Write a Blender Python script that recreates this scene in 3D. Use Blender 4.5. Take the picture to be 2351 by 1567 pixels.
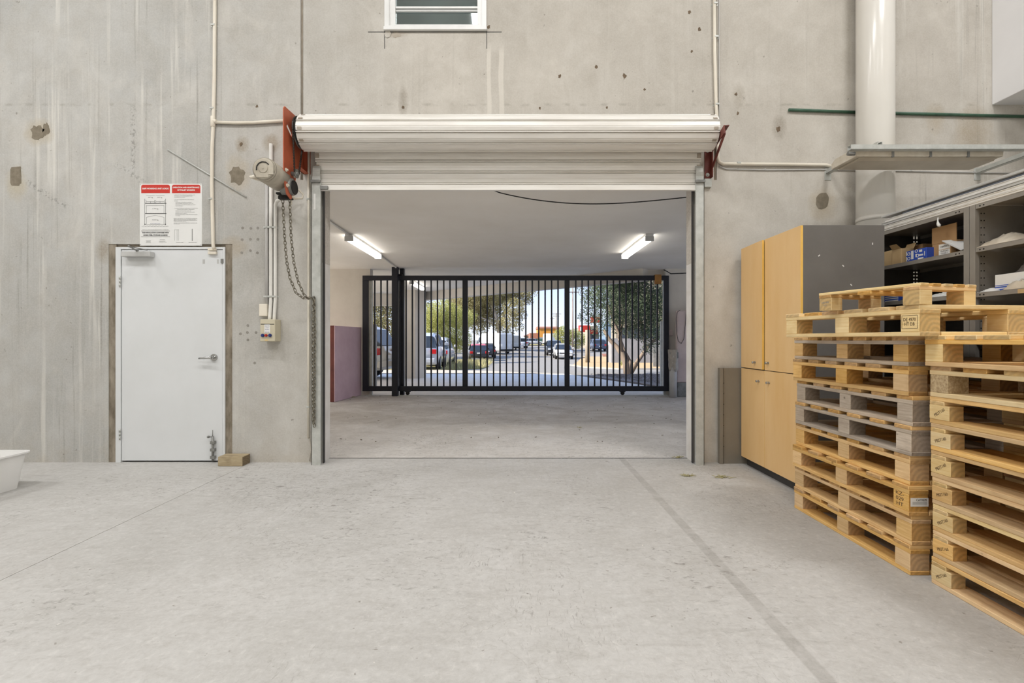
import bpy, bmesh, math, random
from mathutils import Vector, Matrix
import numpy as np

for o in list(bpy.data.objects):
    bpy.data.objects.remove(o, do_unlink=True)
scene = bpy.context.scene
COL = scene.collection
random.seed(7)
R = math.radians

# ------------------------------------------------------------------ camera
FPX = 1100.0          # focal length in pixels of the 2351 px wide frame
CX, CY = 1175.0, 780.0
H = 1.17              # eye height
W = 4.583             # near face of the front wall
cam_d = bpy.data.cameras.new('camera')
cam_d.sensor_width = 36.0
cam_d.lens = 36.0 * FPX / 2351.0
cam_d.shift_x = (2351 / 2 - CX) / 2351.0
cam_d.shift_y = (CY - 1567 / 2) / 2351.0
cam_d.clip_start = 0.05
cam_d.clip_end = 900
cam = bpy.data.objects.new('camera', cam_d)
cam.location = (0, 0, H)
cam.rotation_euler = (R(90), 0, 0)
COL.objects.link(cam)
scene.camera = cam

# ------------------------------------------------------------------ sky, sun, exposure
SUN_TRAVEL = Vector((0.85, 0.22, -0.66)).normalized()
world = bpy.data.worlds.new('world')
scene.world = world
world.use_nodes = True
wn = world.node_tree
for n in list(wn.nodes):
    wn.nodes.remove(n)
w_out = wn.nodes.new('ShaderNodeOutputWorld')
w_bg = wn.nodes.new('ShaderNodeBackground')
# clear pale sky: whitish at the horizon, light blue above
w_tc = wn.nodes.new('ShaderNodeTexCoord')
w_sep = wn.nodes.new('ShaderNodeSeparateXYZ')
w_rmp = wn.nodes.new('ShaderNodeValToRGB')
wn.links.new(w_tc.outputs['Generated'], w_sep.inputs[0])
wn.links.new(w_sep.outputs[2], w_rmp.inputs[0])
w_rmp.color_ramp.elements[0].position = 0.0
w_rmp.color_ramp.elements[0].color = (0.80, 0.86, 0.98, 1)
w_rmp.color_ramp.elements[1].position = 1.0
w_rmp.color_ramp.elements[1].color = (0.34, 0.52, 0.95, 1)
_e = w_rmp.color_ramp.elements.new(0.12); _e.color = (0.56, 0.69, 0.97, 1)
w_bg.inputs['Strength'].default_value = 1.38
wn.links.new(w_rmp.outputs[0], w_bg.inputs[0])
wn.links.new(w_bg.outputs[0], w_out.inputs[0])

sun_d = bpy.data.lights.new('sun', 'SUN')
sun_d.energy = 9.5
sun_d.angle = R(0.6)
sun_d.color = (1.0, 0.93, 0.82)
sun = bpy.data.objects.new('sun', sun_d)
sun.rotation_euler = SUN_TRAVEL.to_track_quat('-Z', 'Y').to_euler()
sun.location = (-20, 0, 30)
COL.objects.link(sun)

scene.view_settings.view_transform = 'Standard'
scene.view_settings.look = 'None'
scene.view_settings.gamma = 1.0
scene.view_settings.use_curve_mapping = False
scene.view_settings.exposure = 0.0
HIGH_BAY_WATTS = 94.0
BATTEN_GLOW = 8.0

# ------------------------------------------------------------------ helpers
def P(px, py, Y):
    return Vector(((px - CX) / FPX * Y, Y, H - (py - CY) / FPX * Y))
def wp(px, py, d=0.0):
    return P(px, py, W - d)
def WX(px): return (px - CX) / FPX * W
def WZ(py): return H - (py - CY) / FPX * W

def lin(r, g, b):
    def f(c):
        c = c / 255.0
        return c / 12.92 if c <= 0.04045 else ((c + 0.055) / 1.055) ** 2.4
    return (f(r), f(g), f(b), 1.0)

WLOC = {}
def wloc(o):
    return WLOC.get(o.name, Vector((0, 0, 0)))

def tag(o, label=None, cat=None, group=None, kind=None):
    if label: o['label'] = label
    if cat: o['category'] = cat
    if group: o['group'] = group
    if kind: o['kind'] = kind
    return o

def thing(name, label, cat, loc=(0, 0, 0), rotz=0.0, group=None, kind=None):
    o = bpy.data.objects.new(name, None)
    o.empty_display_size = 0.1
    COL.objects.link(o)
    o.location = loc
    o.rotation_euler = (0, 0, rotz)
    WLOC[o.name] = Vector(loc)
    tag(o, label, cat, group, kind)
    return o

def link(name, me, parent=None, loc=(0, 0, 0), rot=(0, 0, 0)):
    o = bpy.data.objects.new(name, me)
    COL.objects.link(o)
    o.location = loc
    o.rotation_euler = rot
    if parent is not None:
        o.parent = parent
    return o

class MB:
    def __init__(s):
        s.v = []; s.f = []; s.sm = []
    def add(s, vs, fs, smooth=False):
        b = len(s.v)
        s.v += [Vector(p) for p in vs]
        for f in fs:
            s.f.append([i + b for i in f]); s.sm.append(smooth)
        return s
    def box(s, x0, x1, y0, y1, z0, z1):
        if x0 > x1: x0, x1 = x1, x0
        if y0 > y1: y0, y1 = y1, y0
        if z0 > z1: z0, z1 = z1, z0
        v = [(x0, y0, z0), (x1, y0, z0), (x1, y1, z0), (x0, y1, z0), (x0, y0, z1), (x1, y0, z1), (x1, y1, z1), (x0, y1, z1)]
        f = [(0, 3, 2, 1), (4, 5, 6, 7), (0, 1, 5, 4), (1, 2, 6, 5), (2, 3, 7, 6), (3, 0, 4, 7)]
        return s.add(v, f)
    def obox(s, c, size, m=None):
        m = m or Matrix()
        hx, hy, hz = size[0] / 2, size[1] / 2, size[2] / 2
        v = [Vector(c) + m.to_3x3() @ Vector((sx * hx, sy * hy, sz * hz)) for sz in (-1, 1) for sx, sy in ((-1, -1), (1, -1), (1, 1), (-1, 1))]
        f = [(0, 3, 2, 1), (4, 5, 6, 7), (0, 1, 5, 4), (1, 2, 6, 5), (2, 3, 7, 6), (3, 0, 4, 7)]
        return s.add(v, f)
    def bar(s, p0, p1, w, h, up=(0, 0, 1)):
        p0 = Vector(p0); p1 = Vector(p1)
        x = (p1 - p0); L = x.length; x = x / L
        z = Vector(up); y = z.cross(x)
        if y.length < 1e-4:
            z = Vector((0, 1, 0)); y = z.cross(x)
        y.normalize(); z = x.cross(y)
        m = Matrix((x, y, z)).transposed()
        return s.obox((p0 + p1) / 2, (L, w, h), m)
    def cyl(s, p0, p1, r, n=16, r1=None, cap=True):
        p0 = Vector(p0); p1 = Vector(p1)
        r1 = r if r1 is None else r1
        d = (p1 - p0).normalized()
        a = Vector((0, 0, 1)) if abs(d.z) < 0.9 else Vector((1, 0, 0))
        u = d.cross(a).normalized(); w = d.cross(u)
        b = len(s.v)
        for (p, rr) in ((p0, r), (p1, r1)):
            for i in range(n):
                t = 2 * math.pi * i / n
                s.v.append(p + u * (math.cos(t) * rr) + w * (math.sin(t) * rr))
        for i in range(n):
            j = (i + 1) % n
            s.f.append([b + i, b + n + i, b + n + j, b + j]); s.sm.append(True)
        if cap:
            s.f.append([b + i for i in range(n)]); s.sm.append(False)
            s.f.append([b + n + i for i in reversed(range(n))]); s.sm.append(False)
        return s
    def tube(s, pts, r, n=10, closed=False, radii=None):
        pts = [Vector(p) for p in pts]
        k = len(pts)
        b = len(s.v)
        pu = None
        for i, p in enumerate(pts):
            if closed:
                d = pts[(i + 1) % k] - pts[i - 1]
            else:
                d = pts[min(i + 1, k - 1)] - pts[max(i - 1, 0)]
            d.normalize()
            if pu is None:
                a = Vector((0, 0, 1)) if abs(d.z) < 0.9 else Vector((1, 0, 0))
                u = d.cross(a).normalized()
            else:
                u = (pu - d * pu.dot(d)).normalized()
            pu = u
            w = d.cross(u)
            rr = radii[i] if radii else r
            for q in range(n):
                t = 2 * math.pi * q / n
                s.v.append(p + u * (math.cos(t) * rr) + w * (math.sin(t) * rr))
        m = k if closed else k - 1
        for i in range(m):
            i2 = (i + 1) % k
            for q in range(n):
                q2 = (q + 1) % n
                s.f.append([b + i * n + q, b + i * n + q2, b + i2 * n + q2, b + i2 * n + q]); s.sm.append(True)
        if not closed:
            s.f.append([b + q for q in reversed(range(n))]); s.sm.append(False)
            s.f.append([b + (k - 1) * n + q for q in range(n)]); s.sm.append(False)
        return s
    def prism(s, poly, axis, a0, a1):
        """poly: 2-D points; axis 'x': poly=(y,z), 'y': poly=(x,z), 'z': poly=(x,y)"""
        def mk(p, a):
            if axis == 'x': return (a, p[0], p[1])
            if axis == 'y': return (p[0], a, p[1])
            return (p[0], p[1], a)
        n = len(poly)
        v = [mk(p, a0) for p in poly] + [mk(p, a1) for p in poly]
        f = [list(range(n)), list(reversed(range(n, 2 * n)))]
        for i in range(n):
            j = (i + 1) % n
            f.append([i, n + i, n + j, j])
        return s.add(v, f)
    def sweep_x(s, prof, x0, x1, smooth=False):
        """open profile of (y,z) points swept along x"""
        n = len(prof)
        v = [(x0, p[0], p[1]) for p in prof] + [(x1, p[0], p[1]) for p in prof]
        f = [[i, i + 1, n + i + 1, n + i] for i in range(n - 1)]
        return s.add(v, f, smooth)
    def mesh(s, name, mat, origin=Vector((0, 0, 0)), bevel=0.0, fixn=True):
        me = bpy.data.meshes.new(name)
        o = Vector(origin)
        me.from_pydata([tuple(p - o) for p in s.v], [], s.f)
        if len(s.sm) == len(me.polygons):
            me.polygons.foreach_set('use_smooth', s.sm)
        if fixn or bevel:
            bm = bmesh.new(); bm.from_mesh(me)
            if fixn:
                bmesh.ops.recalc_face_normals(bm, faces=bm.faces)
            if bevel:
                ed = [e for e in bm.edges if len(e.link_faces) == 2 and e.calc_face_angle(0) > 0.6]
                bmesh.ops.bevel(bm, geom=ed, offset=bevel, segments=2 if bevel > 0.004 else 1, profile=0.5, affect='EDGES', clamp_overlap=True)
            bm.to_mesh(me); bm.free()
        if mat is not None:
            me.materials.append(mat)
        me.update()
        return me
    def build(s, name, mat, parent=None, bevel=0.0, label=None, cat=None, group=None, kind=None, fixn=True, rigid=False):
        """world coordinates in; parts are placed under their thing"""
        if parent is not None:
            pl = wloc(parent)
            me = s.mesh(name, mat, pl, bevel, fixn)
            o = link(name, me, parent)
            WLOC[o.name] = pl.copy()
        else:
            xs = [p.x for p in s.v]; ys = [p.y for p in s.v]; zs = [p.z for p in s.v]
            org = Vector(((min(xs) + max(xs)) / 2, (min(ys) + max(ys)) / 2, min(zs)))
            me = s.mesh(name, mat, org, bevel, fixn)
            o = link(name, me, None, org)
            WLOC[o.name] = org
        return tag(o, label, cat, group, kind)

def text(body, size, loc, mat, parent, name='lettering', face='-y', align='CENTER', ext=0.0004, bold=0.0, width=None):
    cu = bpy.data.curves.new('t', 'FONT')
    cu.body = body; cu.size = size; cu.align_x = align; cu.align_y = 'CENTER'
    cu.extrude = ext; cu.resolution_u = 2; cu.offset = bold
    to = bpy.data.objects.new('t', cu)
    COL.objects.link(to)
    me = bpy.data.meshes.new_from_object(to)
    bpy.data.objects.remove(to, do_unlink=True)
    me.materials.clear(); me.materials.append(mat)
    if width and len(me.vertices):
        xs = [v.co.x for v in me.vertices]
        k = width / max(1e-6, max(xs) - min(xs))
        for v in me.vertices: v.co.x *= k
    rot = {'-y': (R(90), 0, 0), '-x': (R(90), 0, R(-90))}[face]
    o = link(name, me, parent, Vector(loc) - wloc(parent), rot)
    return o

# ------------------------------------------------------------------ materials
class NT:
    def __init__(s, name):
        m = bpy.data.materials.new(name); m.use_nodes = True
        s.m = m; s.t = m.node_tree; s.n = s.t.nodes
        s.b = s.n['Principled BSDF']
        s.out = s.n['Material Output']
    def new(s, typ, **kw):
        n = s.n.new(typ)
        for k, v in kw.items(): setattr(n, k, v)
        return n
    def l(s, a, b): s.t.links.new(a, b)
    def pos(s):
        return s.new('ShaderNodeNewGeometry').outputs['Position']
    def obj(s):
        return s.new('ShaderNodeTexCoord').outputs['Object']
    def mapv(s, src, scale=(1, 1, 1), loc=(0, 0, 0)):
        m = s.new('ShaderNodeMapping'); m.inputs['Scale'].default_value = scale; m.inputs['Location'].default_value = loc
        s.l(src, m.inputs[0]); return m.outputs[0]
    def noise(s, src, scale=5, detail=4, rough=0.55, dist=0.0):
        n = s.new('ShaderNodeTexNoise'); n.inputs['Scale'].default_value = scale
        n.inputs['Detail'].default_value = detail; n.inputs['Roughness'].default_value = rough; n.inputs['Distortion'].default_value = dist
        s.l(src, n.inputs['Vector']); return n.outputs['Fac']
    def ramp(s, src, p0, p1, v0=0.0, v1=1.0):
        r = s.new('ShaderNodeMapRange'); r.inputs[1].default_value = p0; r.inputs[2].default_value = p1
        r.inputs[3].default_value = v0; r.inputs[4].default_value = v1
        s.l(src, r.inputs[0]); return r.outputs[0]
    def math(s, op, a, b=None):
        n = s.new('ShaderNodeMath', operation=op)
        for i, x in enumerate((a, b)):
            if x is None: continue
            if isinstance(x, (int, float)): n.inputs[i].default_value = x
            else: s.l(x, n.inputs[i])
        return n.outputs[0]
    def mix(s, fac, a, b):
        n = s.new('ShaderNodeMix', data_type='RGBA')
        if isinstance(fac, (int, float)): n.inputs[0].default_value = fac
        else: s.l(fac, n.inputs[0])
        for i, x in ((6, a), (7, b)):
            if isinstance(x, tuple): n.inputs[i].default_value = x
            else: s.l(x, n.inputs[i])
        return n.outputs[2]
    def sep(s, src):
        n = s.new('ShaderNodeSeparateXYZ'); s.l(src, n.inputs[0]); return n.outputs
    def bump(s, h, strength=0.2, dist=0.01):
        n = s.new('ShaderNodeBump'); n.inputs['Strength'].default_value = strength; n.inputs['Distance'].default_value = dist
        s.l(h, n.inputs['Height']); s.l(n.outputs[0], s.b.inputs['Normal'])
    def col(s, c):
        if isinstance(c, tuple): s.b.inputs['Base Color'].default_value = c
        else: s.l(c, s.b.inputs['Base Color'])
    def rough(s, r):
        if isinstance(r, (int, float)): s.b.inputs['Roughness'].default_value = r
        else: s.l(r, s.b.inputs['Roughness'])

def pm(name, c1, c2=None, scale=6, rough=0.55, metal=0.0, bump=0.0, stretch=(1, 1, 1), rand=0.0, spec=0.5, coat=0.0):
    """plain procedural material: two colours mottled by noise"""
    t = NT(name)
    c2 = c2 or tuple(min(1, c * 0.82) for c in c1[:3]) + (1.0,)
    src = t.mapv(t.obj(), stretch)
    if rand:
        oi = t.new('ShaderNodeObjectInfo')
        add = t.new('ShaderNodeVectorMath', operation='ADD')
        t.l(src, add.inputs[0])
        cmb = t.new('ShaderNodeCombineXYZ')
        k = t.math('MULTIPLY', oi.outputs['Random'], 37.0)
        for i in range(3): t.l(k, cmb.inputs[i])
        t.l(cmb.outputs[0], add.inputs[1]); src = add.outputs[0]
    n = t.noise(src, scale, 5, 0.6)
    c = t.mix(t.ramp(n, 0.3, 0.72), c1, c2)
    if rand:
        hs = t.new('ShaderNodeHueSaturation')
        t.l(c, hs.inputs['Color'])
        t.l(t.ramp(oi.outputs['Random'], 0, 1, 1 - rand, 1 + rand), hs.inputs['Value'])
        t.l(t.ramp(oi.outputs['Random'], 0, 1, 1 + rand * 0.5, 1 - rand * 0.5), hs.inputs['Saturation'])
        c = hs.outputs[0]
    t.col(c); t.rough(rough)
    t.b.inputs['Metallic'].default_value = metal
    t.b.inputs['Specular IOR Level'].default_value = spec
    t.b.inputs['Coat Weight'].default_value = coat
    if bump: t.bump(n, bump, 0.005)
    return t.m

def m_concrete_wall():
    t = NT('concrete_wall')
    p = t.pos(); x, y, z = t.sep(p)
    big = t.noise(t.mapv(p, (0.7, 0.7, 0.7)), 1.1, 5, 0.6, 0.4)
    mid = t.noise(p, 4.5, 6, 0.62, 0.3)
    fine = t.noise(p, 75, 3, 0.7)
    grey = t.mix(t.ramp(big, 0.32, 0.68), lin(170, 170, 167), lin(190, 189, 185))
    warm = t.mix(t.ramp(big, 0.32, 0.68), lin(187, 181, 171), lin(211, 205, 195))
    c = t.mix(t.ramp(x, -3.2, -0.8), grey, warm)
    c = t.mix(t.ramp(mid, 0.35, 0.75, 0.0, 0.42), c, lin(156, 148, 135))
    cloud = t.noise(t.mapv(p, (1.3, 1, 0.8), (4, 0, 7)), 2.1, 5, 0.65, 0.8)
    c = t.mix(t.ramp(cloud, 0.52, 0.74, 0.0, 0.4), c, lin(214, 210, 202))
    # vertical run-off streaks, pale and dark, strongest on the bays that show them
    st = t.noise(t.mapv(p, (1, 1, 0.03), (3.1, 0, 0)), 13.0, 4, 0.62, 0.25)
    region = t.math('MAXIMUM', t.ramp(x, -2.5, -2.95), t.math('MULTIPLY', t.ramp(x, 2.9, 3.9), 0.8))
    region = t.math('MAXIMUM', region, 0.22)
    pale = t.math('MULTIPLY', t.ramp(st, 0.56, 0.66), region)
    brk = t.ramp(t.noise(t.mapv(p, (2, 1, 0.5)), 2.2, 3), 0.35, 0.6)
    c = t.mix(t.math('MULTIPLY', t.math('MULTIPLY', pale, brk), 0.6), c, lin(222, 219, 211))
    st2 = t.noise(t.mapv(p, (1, 1, 0.02), (9.7, 0, 4)), 30.0, 3, 0.6, 0.2)
    dk = t.math('MULTIPLY', t.math('MULTIPLY', t.ramp(st2, 0.58, 0.72), region), brk)
    c = t.mix(t.math('MULTIPLY', dk, 0.6), c, lin(128, 123, 114))
    # formwork lift line and patchy tan foot of the wall
    lz = t.math('ABSOLUTE', t.math('SUBTRACT', z, 3.42))
    lift = t.math('MULTIPLY', t.ramp(lz, 0.02, 0.0), t.ramp(t.noise(p, 7, 3), 0.5, 0.62))
    c = t.mix(t.math('MULTIPLY', lift, 0.45), c, lin(130, 122, 108))
    foot = t.math('MULTIPLY', t.ramp(z, 0.30, 0.0), t.ramp(t.noise(p, 6, 4), 0.38, 0.62))
    c = t.mix(t.math('MULTIPLY', foot, 0.4), c, lin(176, 165, 148))
    # stains with a shape of their own: ellipses (x, z, half width, half height, colour, strength) broken up by noise
    sn = t.noise(p, 9, 5, 0.7)
    stains = ((-4.52, 3.16, .17, .15, lin(176, 160, 130), .8), (-4.74, 2.66, .12, .2, lin(178, 164, 132), .7), (-2.62, 2.75, .14, .22, lin(176, 160, 132), .7), (-2.30, 3.05, .10, .10, lin(140, 122, 96), .8), (-2.58, 3.04, .08, .10, lin(140, 122, 96), .8),
              (2.97, 2.46, .17, .19, lin(182, 166, 138), .7), (4.42, 3.12, .22, .34, lin(160, 140, 108), .7), (4.05, 3.30, .12, .18, lin(170, 152, 122), .6), (2.56, 3.20, .08, .13, lin(132, 120, 104), .7), (2.17, 3.50, .07, .14, lin(150, 140, 124), .6), (-1.04, 3.45, .05, .18, lin(130, 118, 102), .7),
              (-3.90, 2.02, .10, .14, lin(140, 126, 104), .8), (-2.66, 2.06, .16, .12, lin(170, 152, 124), .6), (-1.10, 4.10, .14, .05, lin(150, 136, 116), .7))
    for (sx, sz, rx, rz, col, k) in stains:
        dx = t.math('DIVIDE', t.math('SUBTRACT', x, sx), rx); dz = t.math('DIVIDE', t.math('SUBTRACT', z, sz), rz)
        d2 = t.math('ADD', t.math('MULTIPLY', dx, dx), t.math('MULTIPLY', dz, dz))
        msk = t.ramp(t.math('ADD', d2, t.math('MULTIPLY', sn, 1.6)), 1.75, 0.75)
        c = t.mix(t.math('MULTIPLY', msk, k * .8), c, col)
    # slanting rub marks where things were dragged along the wall: (x0, z0, x1, z1)
    for (ax, az, bx_, bz) in ((-3.80, 2.86, -3.50, 2.66), (-4.64, 2.68, -4.25, 2.44), (-3.62, 3.42, -3.62, 2.78)):
        L2 = (bx_ - ax) ** 2 + (bz - az) ** 2
        u = t.math('DIVIDE', t.math('ADD', t.math('MULTIPLY', t.math('SUBTRACT', x, ax), bx_ - ax), t.math('MULTIPLY', t.math('SUBTRACT', z, az), bz - az)), L2)
        v = t.math('ABSOLUTE', t.math('DIVIDE', t.math('SUBTRACT', t.math('MULTIPLY', t.math('SUBTRACT', x, ax), bz - az), t.math('MULTIPLY', t.math('SUBTRACT', z, az), bx_ - ax)), math.sqrt(L2)))
        msk = t.math('MULTIPLY', t.math('MULTIPLY', t.ramp(v, .035, .008), t.math('MULTIPLY', t.ramp(u, -.02, .06), t.ramp(u, 1.04, .94))), t.ramp(t.noise(p, 38, 3, .6), .5, .6))
        c = t.mix(t.math('MULTIPLY', msk, .6), c, lin(108, 104, 98))
    # two broad pale laitance runs below the window corner
    for (sx, hw) in ((-0.215, .022), (-0.10, .026)):
        dv = t.math('ABSOLUTE', t.math('ADD', t.math('SUBTRACT', x, sx), t.math('MULTIPLY', t.math('SUBTRACT', t.noise(t.mapv(p, (1, 1, .6)), 3, 2), .5), .05)))
        msk = t.math('MULTIPLY', t.ramp(dv, hw, hw * .7), t.math('MULTIPLY', t.ramp(z, 4.02, 3.9), t.ramp(z, 2.9, 2.95)))
        c = t.mix(t.math('MULTIPLY', msk, .55), c, lin(226, 220, 209))
    speck = t.ramp(t.noise(p, 21, 2, 0.5), 0.73, 0.78)
    c = t.mix(t.math('MULTIPLY', speck, 0.6), c, lin(112, 103, 90))
    c = t.mix(t.ramp(fine, 0.3, 0.8, 0.0, 0.24), c, lin(232, 230, 224))
    t.col(c); t.rough(0.82); t.b.inputs['Specular IOR Level'].default_value = 0.25
    hgt = t.math('ADD', t.math('MULTIPLY', mid, 0.6), t.math('MULTIPLY', fine, 0.25))
    t.bump(hgt, 0.25, 0.006)
    return t.m

def m_concrete_floor(name, a, b, dark, strip=False, dirt=False):
    t = NT(name)
    p = t.pos(); x, y, z = t.sep(p)
    big = t.noise(p, 0.55, 5, 0.6, 0.5)
    mid = t.noise(p, 3.2, 7, 0.68, 0.6)
    fine = t.noise(p, 60, 3, 0.7)
    c = t.mix(t.ramp(big, 0.34, 0.68), a, b)
    c = t.mix(t.ramp(mid, 0.40, 0.72, 0.0, 0.42), c, dark)
    trow = t.noise(t.mapv(p, (0.7, 2.6, 1)), 5.5, 7, 0.74, 0.6)
    c = t.mix(t.ramp(trow, 0.52, 0.74, 0.0, 0.42), c, lin(152, 147, 141))
    grit = t.noise(p, 26, 6, 0.76, 0.4)
    c = t.mix(t.ramp(grit, 0.50, 0.72, 0.0, 0.42), c, lin(152, 147, 140))
    c = t.mix(t.ramp(grit, 0.46, 0.30, 0.0, 0.35), c, lin(226, 223, 218))
    if dirt:
        dn = t.noise(t.mapv(p, (0.8, 1.1, 1), (2, 7, 0)), 1.5, 6, 0.68, 0.9)
        c = t.mix(t.math('MULTIPLY', t.ramp(dn, 0.44, 0.66), t.ramp(y, 5.2, 8.0, 0.25, 0.75)), c, lin(170, 161, 150))
    # scuffs and specks
    s1 = t.noise(t.mapv(p, (2.2, 4.5, 1)), 7.0, 5, 0.76, 0.8)
    pat = t.ramp(t.noise(t.mapv(p, (1, 1, 1), (8, 3, 0)), 0.8, 3), 0.44, 0.62)
    c = t.mix(t.math('MULTIPLY', t.ramp(s1, 0.56, 0.65, 0.0, 0.8), pat), c, lin(118, 113, 107))
    s4 = t.noise(t.mapv(p, (9.0, 2.0, 1), (1, 9, 0)), 5.0, 4, 0.7, 1.5)
    c = t.mix(t.math('MULTIPLY', t.ramp(s4, 0.58, 0.65, 0.0, 0.6), t.ramp(t.noise(p, .7, 2), .5, .6)), c, lin(128, 122, 116))
    s2 = t.noise(t.mapv(p, (1, 1, 1), (5, 5, 0)), 24.0, 2, 0.5, 0.4)
    c = t.mix(t.ramp(s2, 0.72, 0.76, 0.0, 0.7), c, lin(122, 114, 104))
    s3 = t.noise(t.mapv(p, (1, 1, 1), (15, 2, 0)), 17.0, 2, 0.5, 0.3)
    c = t.mix(t.ramp(s3, 0.765, 0.79, 0.0, 0.8), c, lin(228, 224, 216))
    # hairline cracks
    v = t.new('ShaderNodeTexVoronoi', feature='DISTANCE_TO_EDGE'); v.inputs['Scale'].default_value = 3.4
    wv = t.new('ShaderNodeVectorMath', operation='ADD')
    nn = t.new('ShaderNodeTexNoise'); nn.inputs['Scale'].default_value = 2.5; nn.inputs['Detail'].default_value = 5
    t.l(p, nn.inputs['Vector']); t.l(p, wv.inputs[0]); t.l(nn.outputs['Color'], wv.inputs[1]); t.l(wv.outputs[0], v.inputs['Vector'])
    ck = t.math('MULTIPLY', t.ramp(v.outputs[0], 0.010, 0.002), t.ramp(t.noise(p, 0.9, 2), 0.5, 0.62))
    c = t.mix(t.math('MULTIPLY', ck, 0.45), c, lin(128, 120, 110))
    if strip:   # worn line of old floor marking
        dx = t.math('ABSOLUTE', t.math('SUBTRACT', x, 1.085))
        ed = t.math('MULTIPLY', t.ramp(dx, 0.034, 0.026), t.ramp(t.noise(p, 9, 4), 0.30, 0.55, 0.35, 1.0))
        c = t.mix(t.math('MULTIPLY', ed, 0.42), c, lin(140, 135, 129))
    c = t.mix(t.ramp(fine, 0.3, 0.8, 0.0, 0.20), c, lin(224, 222, 218))
    t.col(c); t.rough(t.ramp(mid, 0.3, 0.7, 0.55, 0.8)); t.b.inputs['Specular IOR Level'].default_value = 0.3
    t.bump(t.math('ADD', t.math('MULTIPLY', mid, 0.5), t.math('MULTIPLY', fine, 0.3)), 0.10, 0.004)
    return t.m

def m_wood(name, c1, c2, c3, rand=0.16, end=None):
    """timber: grain runs along the local x axis of each board"""
    t = NT(name)
    oi = t.new('ShaderNodeObjectInfo')
    cmb = t.new('ShaderNodeCombineXYZ')
    k = t.math('MULTIPLY', oi.outputs['Random'], 53.0)
    for i in range(3): t.l(k, cmb.inputs[i])
    def off(sc):
        a = t.new('ShaderNodeVectorMath', operation='ADD')
        t.l(t.mapv(t.obj(), sc), a.inputs[0]); t.l(cmb.outputs[0], a.inputs[1]); return a.outputs[0]
    g = t.noise(off((1.6, 34, 34)), 3.0, 4, 0.62, 0.5)
    g2 = t.noise(off((5, 9, 9)), 1.6, 4, 0.6)
    kn = t.noise(off((5, 9, 9)), 2.6, 2, 0.5)
    c = t.mix(t.ramp(g, 0.34, 0.68), c1, c2)
    c = t.mix(t.ramp(g2, 0.48, 0.78, 0.0, 0.55), c, c3)
    c = t.mix(t.ramp(kn, 0.74, 0.80, 0.0, 0.75), c, tuple(q * 0.45 for q in c3[:3]) + (1,))
    # cut ends show darker end grain with growth rings
    nx = t.sep(t.new('ShaderNodeTexCoord').outputs['Normal'])[0]
    wv = t.new('ShaderNodeTexWave', wave_type='RINGS', rings_direction='X'); wv.inputs['Scale'].default_value = 14; wv.inputs['Distortion'].default_value = 2.5
    t.l(t.mapv(t.obj(), (1, 1, 1), (0, .03, .05)), wv.inputs['Vector'])
    eg = t.mix(wv.outputs['Fac'], tuple(q * .62 for q in c3[:3]) + (1,), tuple(q * .92 for q in c3[:3]) + (1,))
    c = t.mix(t.math('MULTIPLY', t.ramp(t.math('ABSOLUTE', nx), .8, .95), .7), c, eg)
    hs = t.new('ShaderNodeHueSaturation'); t.l(c, hs.inputs['Color'])
    t.l(t.ramp(oi.outputs['Random'], 0, 1, 1 - rand, 1 + rand), hs.inputs['Value'])
    r2 = t.math('FRACT', t.math('MULTIPLY', oi.outputs['Random'], 7.31))
    t.l(t.ramp(r2, 0, 1, 1 - rand * 1.2, 1 + rand * 0.6), hs.inputs['Saturation'])
    t.col(hs.outputs[0]); t.rough(0.72); t.b.inputs['Specular IOR Level'].default_value = 0.3
    t.bump(g, 0.3, 0.002)
    return t.m

def m_emit(name, c, s):
    t = NT(name)
    t.b.inputs['Base Color'].default_value = c
    t.b.inputs['Emission Color'].default_value = c
    t.b.inputs['Emission Strength'].default_value = s
    n = t.noise(t.obj(), 30, 2); t.rough(t.ramp(n, 0, 1, 0.3, 0.4))
    return t.m

def m_glass(name, tint=(0.8, 0.88, 0.9, 1), gloss=0.35, rough=0.03):
    t = NT(name)
    tr = t.new('ShaderNodeBsdfTransparent'); tr.inputs[0].default_value = tint
    gl = t.new('ShaderNodeBsdfGlossy'); gl.inputs['Roughness'].default_value = rough
    n = t.noise(t.obj(), 4, 3)
    mx = t.new('ShaderNodeMixShader')
    t.l(t.ramp(n, 0, 1, gloss * 0.8, gloss * 1.2), mx.inputs[0])
    t.l(tr.outputs[0], mx.inputs[1]); t.l(gl.outputs[0], mx.inputs[2])
    t.l(mx.outputs[0], t.out.inputs[0])
    return t.m

M = {}
M['wall'] = m_concrete_wall()
M['floor'] = m_concrete_floor('concrete_floor', lin(182, 180, 176), lin(203, 201, 198), lin(168, 164, 158), True)
M['carport_floor'] = m_concrete_floor('carport_concrete', lin(206, 202, 196), lin(224, 220, 215), lin(178, 171, 163), dirt=True)
M['driveway'] = m_concrete_floor('driveway_concrete', lin(234, 229, 222), lin(240, 236, 230), lin(222, 215, 206))
M['mortar'] = pm('mortar', lin(166, 156, 140), lin(100, 90, 74), 13, 0.9, bump=0.6, stretch=(1, 1, 0.35))
M['patch'] = pm('mortar_patch', lin(142, 133, 116), lin(118, 108, 92), 22, 0.9, bump=0.4)
M['rusthole'] = pm('rust_stain', lin(88, 74, 60), lin(130, 112, 90), 60, 0.9)
M['gluespot'] = pm('adhesive_spot', lin(150, 146, 138), lin(140, 135, 127), 40, 0.8)
M['sealant'] = pm('sealant', lin(184, 174, 160), lin(160, 149, 134), 10, 0.7)
M['white_paint'] = pm('white_paint', lin(226, 226, 224), lin(216, 216, 213), 3, 0.45)
M['door_paint'] = pm('door_paint', lin(223, 225, 226), lin(216, 218, 218), 2, 0.38)
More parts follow.
